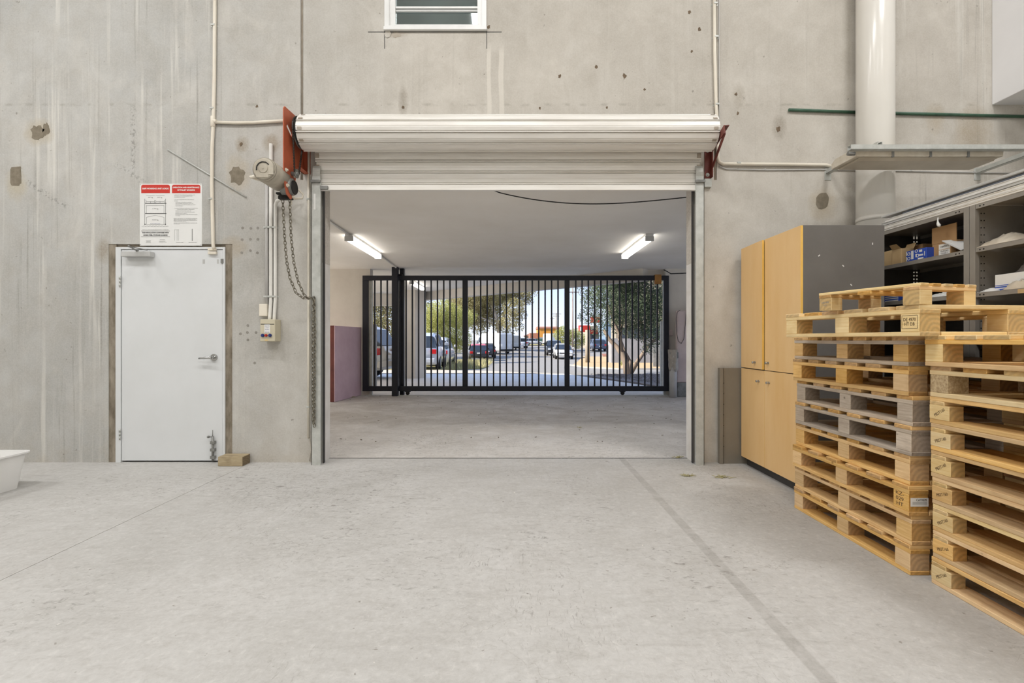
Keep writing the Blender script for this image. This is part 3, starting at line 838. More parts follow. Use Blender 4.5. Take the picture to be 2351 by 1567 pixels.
m = MB(); m.cyl((px_ + 0.02, 4.31, 2.545), (px_ - 0.08, 4.31, 2.545), 0.075, 26); m.cyl((-2.06, 4.30, 2.595), (-2.06, 4.36, 2.58), 0.06, 20); m.build('gearbox', M['galv_dark'], op, 0.004)
m = MB(); m.cyl((px_ + 0.006, 4.325, 2.545), (px_ + 0.03, 4.325, 2.545), 0.062, 26); m.build('chain_wheel', M['black_metal'], op, 0.003)
SPL = Vector((px_ + 0.05, 4.31, 2.665)); SPU = Vector((DX0 - 0.03, DY, DZ))
m = MB()
m.cyl((SPL.x - 0.06, SPL.y, SPL.z), (SPL.x + 0.015, SPL.y, SPL.z), 0.018, 14)
m.cyl((SPL.x - 0.004, SPL.y, SPL.z), (SPL.x + 0.004, SPL.y, SPL.z), 0.04, 36)
m.build('sprocket', M['galv_dark'], op)
m = MB(); m.cyl((SPU.x - 0.004, SPU.y, SPU.z), (SPU.x + 0.004, SPU.y, SPU.z), 0.135, 36); m.build('sprocket', M['galv_dark'], op)
for y, z in ((4.20, 2.66), (4.36, 2.66), (4.22, 2.53), (4.33, 2.465)):
    m = MB(); m.cyl((px_ + 0.003, y, z), (px_ + 0.012, y, z), 0.017, 12); m.cyl((px_ + 0.012, y, z), (px_ + 0.024, y, z), 0.009, 8)
    m.build('plate_bolt', M['cream'], op)
# drive chain: alternating rollers and plates on both runs
def run(p0, p1, step=0.0125):
    n = int((p1 - p0).length / step); d = (p1 - p0).normalized()
    for i in range(n):
        c = p0 + d * step * (i + 0.5)
        ang = math.atan2(d.z, d.y)
        mch.obox(c, (0.014 if i % 2 else 0.009, step * (1.1 if i % 2 else 0.8), 0.011), Matrix.Rotation(ang, 3, 'X'))
mch = MB()
u0 = SPU + Vector((0, -0.137, 0.01)); u1 = SPU + Vector((0, 0.05, -0.128))
run(SPL + Vector((0, -0.042, 0)), u0); run(SPL + Vector((0, 0.042, 0)), u1)
for i in range(20):
    a = math.pi + 0.1 - i * 0.13
    c = SPU + Vector((0, math.cos(a) * 0.14, math.sin(a) * 0.14)) * 1.0
    mch.obox(c, (0.013, 0.011, 0.016), Matrix.Rotation(a, 3, 'X'))
mch.build('drive_chain', M['drive_chain'], op, kind='stuff')
m = MB(); cgx, cgy, cgz = P(653, 0, 4.33).x, 4.33, P(0, 450, 4.33).z
m.cyl((cgx + 0.005, 4.32, 2.50), (cgx + 0.0, 4.33, cgz + 0.02), 0.034, 18); m.box(cgx - 0.06, cgx + 0.045, 4.29, 4.37, cgz + 0.008, cgz + 0.024); m.box(cgx - 0.05, cgx + 0.07, 4.31, 4.36, cgz - 0.03, cgz - 0.002)
m.build('chain_guide', M['black_metal'], op, 0.003)
m = MB(); m.tube([wp(672, 434, 0.14), wp(686, 436, 0.10), wp(696, 446, 0.07), wp(694, 455, 0.06), wp(676, 456, 0.12), wp(668, 455, 0.2)], 0.010, 8)
m.tube([wp(668, 430, 0.18), wp(667, 442, 0.2), wp(668, 455, 0.2), wp(668, 470, 0.2)], 0.014, 8, radii=[0.018, 0.018, 0.014, 0.01])
m.build('limit_cable', M['cream'], op)

# hand chain in real links
hc = MB()
def chain_links(pts, pitch=0.031, wire=0.0036, lk=0.041, wd=0.021):
    P_ = [Vector(p) for p in pts]
    seg = [(P_[i + 1] - P_[i]).length for i in range(len(P_) - 1)]
    tot = sum(seg); n = int(tot / pitch)
    for i in range(n):
        s_ = (i + 0.5) * pitch; j = 0
        while j < len(seg) - 1 and s_ > seg[j]: s_ -= seg[j]; j += 1
        d = (P_[j + 1] - P_[j]).normalized(); c = P_[j] + d * s_
        a = Vector((0, 1, 0)); u = d.cross(a).normalized(); w_ = d.cross(u)
        side = (u * 0.8 + w_ * 0.6) if i % 2 else (u * 0.75 - w_ * 0.66)
        side.normalize()
        ring = []
        for q in range(12):
            t = 2 * math.pi * q / 12
            cx_, sy_ = math.cos(t), math.sin(t)
            ring.append(c + d * (math.copysign(abs(cx_) ** 0.8, cx_) * lk / 2) + side * (sy_ * wd / 2))
        hc.tube(ring, wire, 5, closed=True)
hk = P(720, 683, 4.455)
def sag(p0, p1, mids):
    return [p0] + mids + [p1]
chain_links([P(649, 458, 4.33), P(653, 540, 4.345), P(658, 600, 4.36), P(666, 640, 4.38), P(680, 672, 4.41), P(696, 684, 4.43), hk])
chain_links([P(665, 456, 4.33), P(668, 540, 4.35), P(674, 600, 4.37), P(684, 645, 4.39), P(697, 675, 4.42), P(708, 686, 4.44), hk + Vector((0.0, 0.008, 0.004))])
chain_links([hk + Vector((0.004, 0, 0.008)), P(723, 760, 4.455), P(722, 900, 4.456), P(721.5, 982, 4.457)])
chain_links([hk + Vector((-0.002, 0.006, 0.0)), P(718.5, 760, 4.459), P(718, 880, 4.46), P(719, 975, 4.46)])
hc.build('hand_chain', M['chain'], label='long steel hand chain looped over a hook on the guide rail', cat='chain')
m = MB(); m.tube([(hk.x, 4.478, hk.z + 0.01), (hk.x, 4.45, hk.z + 0.0), (hk.x, 4.436, hk.z + 0.012)], 0.006, 8); m.build('chain_hook', M['galv_dark'], bpy.data.objects['guide_rail'])

# right-hand bracket of the drum
rb = thing('drum_bracket', 'dark red angle bracket with brace holding the drum end', 'bracket', (1.9, W, 2.7))
bx0 = WX(1617)
m = MB(); m.box(bx0, bx0 + 0.062, W - 0.007, W, WZ(410), WZ(335)); m.box(bx0 + 0.055, bx0 + 0.062, W - 0.055, W, WZ(410), WZ(335)); m.build('wall_leg', M['oxide_dark'], rb, 0.001)
pt = P(1663, 296, 4.12); pw = Vector((bx0 + 0.06, W - 0.02, WZ(345)))
m = MB(); m.bar(pw, pt, 0.008, 0.07); m.bar(pw + Vector((0.02, 0, 0.032)), pt + Vector((0.02, 0, 0.032)), 0.045, 0.006); m.build('arm', M['oxide_dark'], rb)
m = MB(); m.bar(Vector((bx0 + 0.066, W - 0.015, WZ(388))), pt + Vector((0.012, 0.01, -0.02)), 0.007, 0.042); m.build('brace', M['oxide_dark'], rb)
for py in (347, 402):
    m = MB(); m.cyl((bx0 + 0.028, W - 0.007, WZ(py)), (bx0 + 0.028, W - 0.012, WZ(py)), 0.018, 14); m.cyl((bx0 + 0.028, W - 0.012, WZ(py)), (bx0 + 0.028, W - 0.02, WZ(py)), 0.01, 8)
    m.build('anchor_bolt', M['galv'], rb)
MB().box(bx0 - 0.01, bx0 + 0.06, W - 0.03, W, WZ(431), WZ(412)).build('packer', M['galv'], rb, 0.002)

# ------------------------------------------------------------------ wall services
def conduit(pts, r, mat, lab, name='conduit', group=None, n=12, saddles=()):
    t = thing(name, lab, 'conduit', (pts[0][0], W, min(p[2] for p in pts)), group=group)
    MB().tube(pts, r, n).build('pipe', mat, t)
    for s in saddles:
        c = Vector(s)
        m = MB(); m.box(c.x - r * 2.2, c.x + r * 2.2, W - 0.003, W, c.z - 0.008, c.z + 0.008); m.box(c.x - r * 1.15, c.x + r * 1.15, W - r * 2.3 - 0.002, W, c.z - 0.008, c.z + 0.008)
        m.build('saddle', M['galv'], t, 0.001)
    return t
cA = conduit([wp(493.5, -40, .018), wp(493, 60, .018), wp(492, 180, .018), wp(490, 278, .018), wp(487, 340, .018), wp(486.5, 420, .018), wp(488, 500, .018), wp(489.5, 560, .018), wp(490, 566, .02), wp(492, 571, .022)], 0.0155, M['cream'],
        'cream conduit running down the wall to the top of the door', saddles=(wp(493, 61), wp(490.5, 251), wp(487.5, 458)))
m = MB(); c = wp(489, 278, 0.018); m.cyl(c - Vector((0, 0, 0.055)), c + Vector((0, 0, 0.045)), 0.021, 14); m.cyl(c, c + Vector((0.035, 0, -0.006)), 0.021, 14)
m.build('tee_fitting', M['cream'], cA, 0.002)
conduit([wp(492, 280.5, .018), wp(540, 282, .018), wp(580, 281.5, .018), wp(620, 279, .018), wp(654, 277, .018)], 0.0145, M['cream'], 'cream conduit crossing the wall to the red motor plate', saddles=())
conduit([wp(622, 330, .02), wp(622, 560, .02), wp(622, 690, .02), wp(619.5, 725, .022), wp(619, 740, .03)], 0.0165, M['white_pvc'], 'white conduit rising past the motor from the control box, middle of three', saddles=(wp(622, 523), wp(622, 681)))
t = conduit([wp(612.5, 418, .018), wp(612.5, 560, .018), wp(612.5, 702, .018)], 0.0145, M['grey_pvc'], 'grey conduit ending on the small cream junction box', saddles=(wp(612.5, 523), wp(612.5, 681)))
m = MB(); c = wp(612.5, 414, .018); m.cyl(c - Vector((0, 0, 0.02)), c + Vector((0, 0, 0.012)), 0.02, 14); m.build('coupling', M['grey_pvc'], t, 0.002)
conduit([wp(654, 456, .16), wp(644, 457, .12), wp(636, 461, .06), wp(632.5, 470, .02), wp(632, 500, .018), wp(632, 690, .018), wp(630, 725, .022), wp(629.5, 740, .03)], 0.0155, M['white_pvc'], 'white conduit bending out to the chain guide above the control box', saddles=(wp(632, 523), wp(632, 681)))
jb = MB(); jb.box(WX(600), WX(618), W - 0.045, W, WZ(726), WZ(698)); jb = jb.build('junction_box', M['cream'], bevel=0.004, label='small cream junction box above the push button control box', cat='junction box')
cb = thing('control_box', 'beige control box with three push buttons on the wall beside the roller door', 'control box', (WX(620), W, WZ(786)))
yfb = W - 0.115
cx0, cx1 = P(597, 0, yfb).x, P(631.5, 0, yfb).x
cz1_, cz0_ = P(0, 732.5, yfb).z, P(0, 783.5, yfb).z
MB().box(cx0, cx1, yfb, W, cz0_, cz1_).build('enclosure', M['beige'], cb, 0.006)
m = MB(); m.box(cx0 + 0.007, cx1 - 0.008, yfb - 0.0006, yfb + 0.001, P(0, 744.6, yfb).z, P(0, 743.2, yfb).z); m.build('lid_groove', M['hole'], cb)
lb = MB(); lb.box(P(607, 0, yfb).x, P(620, 0, yfb).x, yfb - 0.001, yfb + 0.001, P(0, 764, yfb).z, P(0, 744.5, yfb).z); lb.build('label_card', M['paper'], cb)
for py, wdt, body in ((748, 0.042, 'ROLLER DOOR'), (752.5, 0.03, 'UP / STOP'), (756.5, 0.038, 'PRESS FIRMLY'), (762, 0.04, 'AUTO / MAN')):
    text(body, 0.010, (P(613.5, 0, yfb).x, yfb - 0.0014, P(0, py, yfb).z), M['btn_blue'], cb, width=wdt, ext=0.0002)
for px, k, r_ in ((603.5, 'btn_blue', 0.0155), (611.5, 'btn_red', 0.013), (620.5, 'btn_blue', 0.0155)):
    c = P(px, 769.5, yfb)
    m = MB(); m.cyl(c, c + Vector((0, -0.010, 0)), r_ * 1.0, 20); m.cyl(c + Vector((0, -0.010, 0)), c + Vector((0, -0.016, 0)), r_ * 0.75, 20)
    m.build('push_button', M[k], cb, 0.001)
m = MB(); m.box(P(608, 0, yfb).x, P(615.5, 0, yfb).x, yfb - 0.0008, yfb + 0.001, P(0, 780.8, yfb).z, P(0, 779.3, yfb).z); m.build('maker_mark', M['veneer_edge'], cb)
# thin strip conduit by the guide rail, with its tail cable
t = conduit([wp(708.5, 340, .014), wp(708.5, 500, .014), wp(708.5, 800, .014), wp(708, 1005, .014)], 0.0105, M['cream'], 'thin cream conduit beside the guide rail with a bare cable tail', saddles=(wp(709, 458), wp(708.5, 933)))
MB().tube([wp(709, 1004, .014), wp(713, 1018, .016), wp(714.5, 1032, .012), wp(712, 1045, .014), wp(711, 1058, .012)], 0.0045, 8).build('cable_tail', M['cloth'], t)
# right side services
t = conduit([wp(1640, -40, .02), wp(1641, 120, .02), wp(1644, 240, .02), wp(1647.5, 300, .02), wp(1648, 360, .02), wp(1651, 371, .02), wp(1660, 376, .02), wp(1700, 376.5, .02), wp(1800, 377, .02), wp(1896, 378.5, .02), wp(1915, 384, .02)], 0.0155, M['cream'], 'cream conduit dropping beside the roller drum then turning along the wall', saddles=(wp(1640, 12), wp(1642, 88), wp(1644, 242), wp(1693, 376)))
t = conduit([wp(1651, 381, .008), wp(1668, 388, .008), wp(1760, 390, .008), wp(1880, 389, .008), wp(2060, 392, .008), wp(2200, 395, .008), wp(2351, 398, .008)], 0.006, M['grey_pvc'], 'thin grey cable clipped along the wall under the cream conduit', 'surface_cable', saddles=(wp(1755, 389), wp(2090, 392), wp(2235, 395)))
conduit([wp(1650.5, -40, .008), wp(1651, 200, .008), wp(1652, 372, .008), wp(1690, 374, .008)], 0.005, M['grey_pvc'], 'thin grey cable hanging beside the cream conduit at the drum', 'surface_cable')
rod = MB(); rod.cyl(wp(385, 343, .007), wp(565, 452, .007), 0.0068, 10); rod.build('metal_rod', M['galv'], label='thin grey metal rod fixed slantwise across the wall', cat='rod')
gp = MB(); gp.cyl(wp(1811, 252, .016), wp(1975, 258, .016), 0.014, 12); gp.cyl(wp(1975, 258, .016), wp(2420, 269, .016), 0.014, 12); gp.build('pipe_rail', M['green_pipe'], label='dark green painted pipe fixed level along the wall', cat='pipe')
# drain pipe
dp = thing('drain_pipe', 'large round cream drain pipe running down the concrete wall', 'pipe', (WX(2010), W - 0.156, 0))
cxp = P(2009, 0, W - 0.156).x
MB().cyl((cxp, W - 0.156, 0), (cxp, W - 0.156, ZT), 0.148, 48).build('pipe', M['pipe'], dp)
m = MB(); m.cyl((cxp, W - 0.156, 2.26), (cxp, W - 0.156, 2.30), 0.151, 48); m.build('pipe_collar', M['pipe'], dp)

# ------------------------------------------------------------------ sign
SY = W - 0.003
sg = thing('safety_sign', 'square white pallet racking safety sign with two red headings above the door', 'sign', (WX(392), W, WZ(563)))
def SX(px): return P(px, 0, SY).x
def SZ(py): return P(0, py, SY).z
sgb = MB().box(SX(321), SX(463.5), SY, W, SZ(563.5), SZ(421.5)).build('sign_board', M['sign_white'], sg)
F0 = SY - 0.0012
def rrect(x0, x1, z0, z1, r):
    pts = [(x0, z0), (x1, z0)]
    for i in range(7): a = i / 6 * math.pi / 2; pts.append((x1 - r + r * math.cos(a), z1 - r + r * math.sin(a)))
    for i in range(7): a = math.pi / 2 + i / 6 * math.pi / 2; pts.append((x0 + r + r * math.cos(a), z1 - r + r * math.sin(a)))
    return pts
for a, b in ((324.5, 390), (395, 460)):
    MB().prism(rrect(SX(a), SX(b), SZ(443), SZ(424), 0.018), 'y', F0, SY).build('red_heading', M['red'], sg)
def stx(body, px, py, size, mat, width=None, align='CENTER', bold=0.0):
    text(body, size, (SX(px), F0 - 0.0004, SZ(py)), mat, sg, width=width, align=align, bold=bold, ext=0.0002)
stx('SAFE WORKING UNIT LOADS', 357.3, 433, 0.019, M['sign_white'], 0.252, bold=0.0007)
stx('OPERATION AND MAINTENANCE', 427.5, 430.5, 0.019, M['sign_white'], 0.254, bold=0.0007)
stx('OF PALLET RACKING', 427.5, 436.2, 0.019, M['sign_white'], 0.168, bold=0.0007)
m = MB()
def hl(x0, x1, py, t_): m.box(SX(x0), SX(x1), F0, SY, SZ(py) - t_ / 2, SZ(py) + t_ / 2)
def vl(px, y0, y1, t_): m.box(SX(px) - t_ / 2, SX(px) + t_ / 2, F0, SY, SZ(y1), SZ(y0))
hl(333.5, 382, 466.4, .006); hl(333.5, 382, 489.8, .006)
hl(324, 390, 530, .003); hl(324, 390, 543.2, .003)
for xx in (333, 379.8): m.prism([(SX(xx - 1.8), SZ(515.6)), (SX(xx + 1.8), SZ(515.6)), (SX(xx), SZ(513))], 'y', F0, SY)
m.build('diagram_beams', M['ink'], sg)
m = MB()
vl(332.5, 456, 514, .004); vl(380.2, 456, 514, .004)
hl(335.5, 355.5, 448.5, .0018); hl(357.5, 378, 448.5, .0018)
for q in (335.5, 355, 357.7, 377.5): vl(q, 459, 466, .002)
hl(335.5, 355, 462.3, .003); hl(357.7, 377.5, 462.3, .003); vl(345.5, 462, 466, .002); vl(367.5, 462, 466, .002)
hl(336.5, 376.5, 471.6, .002); vl(336.3, 471, 489, .002); vl(376.5, 471, 489, .002)
vl(336.3, 498.5, 515.6, .002); vl(376.5, 498.5, 515.6, .002)
for (ax, ay), (bx_, by) in (((336.3, 498.5), (356.5, 494)), ((356.5, 494), (376.5, 498.5))):
    m.bar((SX(ax), F0 + 0.0004, SZ(ay)), (SX(bx_), F0 + 0.0004, SZ(by)), 0.0008, 0.0022)
hl(337, 376, 515.6, .002)
for k in range(26):
    m.box(SX(326 + k * 2.35), SX(327 + k * 2.35), F0, SY, SZ(519.5 - (k % 3) * .9) - .0012, SZ(519.5 - (k % 3) * .9) + .0012)
hl(326, 387, 519.8, .0008); vl(441.5, 525, 553, .0035)
for k in range(12): hl(440, 443, 526 + k * 2.3, .0022)
vl(400.5, 527, 552, .001); vl(406.5, 527, 552, .001); vl(410, 527, 552, .001); hl(400.5, 411, 527, .001)
m.build('diagram_lines', M['ink_grey'], sg, kind='stuff')
stx('507 kg', 345.5, 453, 0.013, M['ink_grey'], .046); stx('507 kg', 367, 453, 0.013, M['ink_grey'], .046)
stx('1197 kg', 356.5, 479, 0.014, M['ink_grey'], .056); stx('4500 kg', 356.5, 504.5, 0.014, M['ink_grey'], .06)
stx('TOTAL UNIT LOAD', 356.5, 513.5, 0.008, M['btn_blue'], .095)
stx('NOTE: ALL LOADS SHOWN ARE FOR EVENLY DISTRIBUTED', 357, 527.4, 0.008, M['ink_grey'], .252)
stx('THIS INSTALLATION CONFORMS WITH', 357, 534, 0.016, M['ink'], .256, bold=.0005)
stx('AS4084 STEEL STORAGE RACKING', 357, 539.6, 0.016, M['ink'], .232, bold=.0005)
for px, py, wd_ in ((341, 552.3, .05), (341, 554.4, .04), (341, 556.7, .05), (373, 550, .05), (372.5, 553.5, .06), (374, 555.7, .075)):
    stx('SUPPLIED AND INSTALLED', px, py, 0.006, M['ink_grey'], wd_)
lines = [(400, 447.3, .20, '1. REFER TO THE SUPPLIERS ENGINEERING AND'), (400, 450, .175, 'TECHNICAL DATA FOR MAXIMUM UNIT'), (400, 453, .105, 'WORKING UNIT LOADS'), (400, 458.3, .19, '2. DO NOT ALTER THE STRUCTURE WITHOUT'), (400, 461.3, .034, 'EITHER'),
         (403, 464.3, .155, 'CHECKING THE EFFECTS AGAINST'), (403, 467.1, .17, 'THE SUPPLIERS TECHNICAL DATA OR'), (403, 470, .19, 'OBTAINING THE WRITTEN APPROVAL FROM'), (403, 472.6, .068, 'THE SUPPLIER'), (400, 477.7, .225, '3. CONDUCT REGULAR INSPECTIONS TO CHECK FOR'), (407, 480.5, .165, 'DAMAGE FROM IMPACT AND MISUSE'),
         (403, 484, .15, 'CORRECT APPLICATION AND USE'), (403, 486.7, .185, 'CORRECTION OF OVERLOADS AND LIMITS'), (403, 489.6, .11, 'DAMAGE DUE TO IMPACT'), (403, 492.4, .21, 'ENSURE BEAM SAFETY CLIPS ARE IN PLACE AND'), (403, 495, .045, 'LOCKED'),
         (399, 501.5, .225, 'REPORT ANY DAMAGE TO THE PERSON IN CHARGE OF'), (399, 503.7, .21, 'THE STORE AND UNLOAD THE AFFECTED BAY'), (399, 505.6, .225, 'REPLACE DAMAGED COMPONENTS BEFORE REUSE OF'), (399, 507.7, .12, 'THE DAMAGED RACK'), (399, 511.6, .225, 'CONSULT THE SUPPLIER BEFORE ANY CHANGE OF USE'), (399, 513.8, .058, 'OR LAYOUT')]
for px, py, wd_, body in lines:
    stx(body, px + wd_ / 2 * 240, py, 0.0075, M['ink_grey'], wd_)
stx('FRAME LOAD', 413, 556, 0.008, M['ink'], .07); stx('BEAM DEFLECTION', 442.5, 556, 0.008, M['ink'], .075)
for px, py in ((323, 423.5), (461.5, 423.5), (323, 561.5), (461.5, 561.5)): MB().cyl((SX(px), SY, SZ(py)), (SX(px), SY - 0.002, SZ(py)), 0.003, 8).build('fixing_screw', M['galv_dark'], sg)
# ------------------------------------------------------------------ cupboard
CFX, CYN, CYF, CZ = 2.182, 3.589, 4.516, 2.03
cp = thing('storage_cupboard', 'tall four-door cupboard with tan veneer doors and charcoal sides', 'cupboard', (CFX + 0.3, (CYN + CYF) / 2, 0))
m = MB()
m.box(CFX, CFX + 0.61, CYN, CYN + 0.018, 0.075, CZ); m.box(CFX, CFX + 0.61, CYF - 0.018, CYF, 0.075, CZ)
m.box(CFX, CFX + 0.61, CYN + 0.018, CYF - 0.018, CZ - 0.018, CZ); m.box(CFX, CFX + 0.61, CYN + 0.018, CYF - 0.018, 0.075, 0.093)
m.box(CFX + 0.6, CFX + 0.61, CYN + 0.018, CYF - 0.018, 0.093, CZ - 0.018); m.box(CFX, CFX + 0.6, CYN + 0.018, CYF - 0.018, 0.89, 0.908)
m.build('carcass', M['cab_grey'], cp, 0.001)
MB().box(CFX + 0.03, CFX + 0.59, CYN + 0.01, CYF - 0.01, 0, 0.075).build('plinth', M['plinth'], cp)
def cdoor(y0, y1, z0, z1, ang, hinge_far, ky, kz, edge):
    """door leaf as its own object, hinged on a vertical edge"""
    hy = y1 if hinge_far else y0
    th = 0.019
    m = MB(); m.box(-th, 0, y0 - hy, y1 - hy, z0, z1)
    me = m.mesh('door', M['veneer'], bevel=0.0008)
    # grain stands upright on the doors
    o = link('door', me, cp, Vector((CFX, hy, 0)) - wloc(cp), (0, 0, ang))
    ed = MB(); ed.box(-th + 0.0006, -0.0006, y0 - hy - 0.0007, y0 - hy + 0.0002, z0 + 0.001, z1 - 0.001)
    link('edge_band', ed.mesh('edge_band', M['veneer_edge']), o)
    kb = MB(); yk = ky - hy
    kb.cyl((-th, yk, kz), (-th - 0.014, yk, kz), 0.006, 10); kb.cyl((-th - 0.012, yk, kz), (-th - 0.026, yk, kz), 0.0105, 14); kb.cyl((-th - 0.003, yk, kz), (-th, yk, kz), 0.011, 14)
    link('knob', kb.mesh('knob', M['chrome']), o)
ys = 3.589 + (4.516 - 3.589) * 0.5
yc = CFX * FPX / (1760.5 - CX)
cdoor(yc + 0.004, CYF, 0.915, CZ - 0.004, R(-2.6), True, CFX * FPX / (1742 - CX) , 0.972, True)
cdoor(CYN, yc - 0.002, 0.912, CZ - 0.002, R(0), False, CFX * FPX / (1769 - CX) , 0.975, True)
cdoor(yc + 0.0015, CYF, 0.078, 0.906, R(0), True, CFX * FPX / (1747.5 - CX), 0.81, True)
cdoor(CYN, yc - 0.0015, 0.078, 0.906, R(0), False, CFX * FPX / (1771 - CX), 0.81, True)
m = MB()
for i, (a, b) in enumerate(((0.45, 0.15), (0.3, 0.75), (0.52, 0.9), (0.12, 0.82), (0.5, 0.4), (0.36, 0.62))):
    x = CFX + a; z = 0.9 + b * 1.1 if b < 1 else 1
    m.obox((x, CYN - 0.0006, z), (0.016, 0.0012, 0.007), Matrix.Rotation(i * 0.8, 3, 'Y'))
m.build('paint_chips', M['paper'], cp, kind='stuff')

# folded grey steel panel leaning beside the cupboard
gs = thing('steel_sheet', 'folded grey steel shelf end standing on the floor between guide rail and cupboard', 'panel', (2.08, 4.54, 0))
m = MB(); x0 = WX(1646); m.box(x0 + 0.03, 2.26, 4.535, 4.540, 0, 0.905); m.box(x0 + 0.002, x0 + 0.034, 4.520, 4.5255, 0, 0.905); m.box(x0 + 0.030, x0 + 0.0345, 4.520, 4.540, 0, 0.905); m.box(x0 + 0.002, x0 + 0.006, 4.5255, 4.57, 0, 0.905)
m.build('sheet', M['sheet_grey'], gs, 0.001)
m = MB()
for k in range(7):
    z = WZ(878 + k * 24); m.cyl((x0 + 0.044, 4.536, z), (x0 + 0.044, 4.5342, z), 0.004, 8)
m.build('bolt_holes', M['hole'], gs, kind='stuff')

# ------------------------------------------------------------------ pallets
_cache = {}
def board(L, w_, t_, mat, bev=0.0025):
    k = (round(L, 3), round(w_, 3), round(t_, 4), mat.name)
    if k not in _cache:
        m = MB(); m.box(-L / 2, L / 2, -w_ / 2, w_ / 2, -t_ / 2, t_ / 2)
        _cache[k] = m.mesh('board', mat, bevel=bev)
    return _cache[k]
def put(name, L, w_, t_, mat, parent, c, turn=False, tw=0.0):
    return link(name, board(L, w_, t_, mat), parent, c, (0, 0, (math.pi / 2 if turn else 0) + tw))

def perimeter_pallet(label, loc, rotz, Wd, L, hgt, mats, seed, ndeck=6, bottoms=True, group=None, td=0.020, tc=0.021, tb=0.021, bw=0.105, dw=0.108, bl=0.094):
    """deck boards along x, cross boards along y; origin at the near left lower corner"""
    rnd = random.Random(seed)
    t = thing('pallet', label, 'pallet', loc, rotz, group)
    deck, cross, blk, bot = mats
    tb_ = tb if bottoms else 0.0
    hb = hgt - td - tc - tb_
    zc = hgt - td - tc / 2
    for i in range(ndeck):
        y = dw / 2 + (L - dw) * i / (ndeck - 1) + (rnd.uniform(-.008, .008) if 0 < i < ndeck - 1 else 0)
        put('deck_board', Wd - rnd.uniform(0, .006), dw * rnd.uniform(.9, 1.0), td, deck if rnd.random() < .75 else M['pine'], t, (Wd / 2 + rnd.uniform(-.003, .003), y, hgt - td / 2))
    for x in (bw / 2, Wd / 2, Wd - bw / 2):
        put('cross_board', L, bw * .96, tc, cross, t, (x, L / 2, zc), True)
        for y in (bl / 2 + .003, L / 2, L - bl / 2 - .003):
            put('block', bl, bw * .95, hb, blk, t, (x, y, tb_ + hb / 2), True)
    if bottoms:
        for x in (bw / 2, Wd / 2, Wd - bw / 2):
            put('bottom_board', L - 0.004, bw * .95, tb, bot, t, (x, L / 2, tb / 2), True)
        for y in (0.052, L - 0.052):
            for xa, xb in ((bw, Wd / 2 - bw / 2), (Wd / 2 + bw / 2, Wd - bw)):
                put('bottom_board', xb - xa - 0.004, 0.1, tb, bot, t, ((xa + xb) / 2, y, tb / 2))
    return t

def long_pallet(label, loc, rotz, Wd, L, hgt, seed, group=None):
    """deck boards and skids along y, as on the long side of a transport pallet"""
    rnd = random.Random(seed)
    t = thing('pallet', label, 'pallet', loc, rotz, group)
    td, tc, tb = 0.020, 0.019, 0.021
    hb = hgt - td - tc - tb
    xs = [0.05, 0.235, Wd / 2, Wd - 0.235, Wd - 0.05]
    for i, x in enumerate(xs):
        put('deck_board', L, 0.098 if i % 2 == 0 else 0.12, td, M['pine'] if rnd.random() < .6 else M['pine_light'], t, (x, L / 2, hgt - td / 2), True)
    for y in (0.072, L / 2, L - 0.04):
        put('cross_board', Wd, 0.078 if y > L * .6 else 0.12, tc, M['pine_light'], t, (Wd / 2, y, hgt - td - tc / 2))
        for x, bwd in ((0.035, .07), (Wd / 2, .1), (Wd - 0.035, .07)):
            bl = 0.105
            yy = L - bl / 2 if y > L * .6 else (bl / 2 if y < L * .4 else y)
            put('block', bl, bwd, hb, M['pine_light'] if rnd.random() < .8 else M['pine'], t, (x, yy, tb + hb / 2), True)
    for x in (0.05, Wd / 2, Wd - 0.05):
        put('bottom_board', L, 0.098, tb, M['pine_brown'] if rnd.random() < .4 else M['pine'], t, (x, L / 2, tb / 2), True)
    return t

S1X, S1Y, S1L, S1W = 1.972, 2.372, 0.972, 1.02
ORD = ['lowest', 'second', 'third', 'fourth', 'fifth', 'sixth', 'seventh', 'eighth', 'ninth']
hs1 = 0.1485
Y_, O_, B_ = M['pine'], M['pine_old'], M['pine_brown']
mats1 = [(Y_, Y_, Y_, Y_), (Y_, Y_, Y_, Y_), (Y_, Y_, Y_, Y_), (Y_, Y_, Y_, Y_), (Y_, O_, O_, O_), (Y_, O_, O_, O_), (Y_, Y_, Y_, Y_), (Y_, O_, Y_, O_)]
extra = ['', '', ' bearing a white label', '', ' with greyed boards', ' with greyed boards', '', ' with greyed cross board']
rnd = random.Random(5)
p1 = []
for k in range(8):
    lab = '%s pallet from the floor in the stack beside the cupboard' % ORD[k].capitalize() if k else 'lowest pallet on the floor in the stack beside the cupboard'
    lab = lab[0].lower() + lab[1:] + extra[k]
    dx = rnd.uniform(-.008, .012); dy = rnd.uniform(-.008, .012); rz = R(rnd.uniform(-.5, .5))
    p1.append(perimeter_pallet(lab, (S1X + dx, S1Y + dy, k * hs1), rz, S1W, S1L, hs1, mats1[k], 100 + k, 6 if k != 7 else 7, True, 'pallets in the stack beside the cupboard'))
z9 = 8 * hs1
p9 = perimeter_pallet('wide pale pallet lying askew on top of the stack beside the cupboard', (1.90, 2.235, z9), R(7), 1.08, 0.905, 0.148, (M['pine_light'], M['pine_light'], M['pine_light'], M['pine_light']), 211, 6, True, 'pallets in the stack beside the cupboard', bw=0.12, dw=0.125)
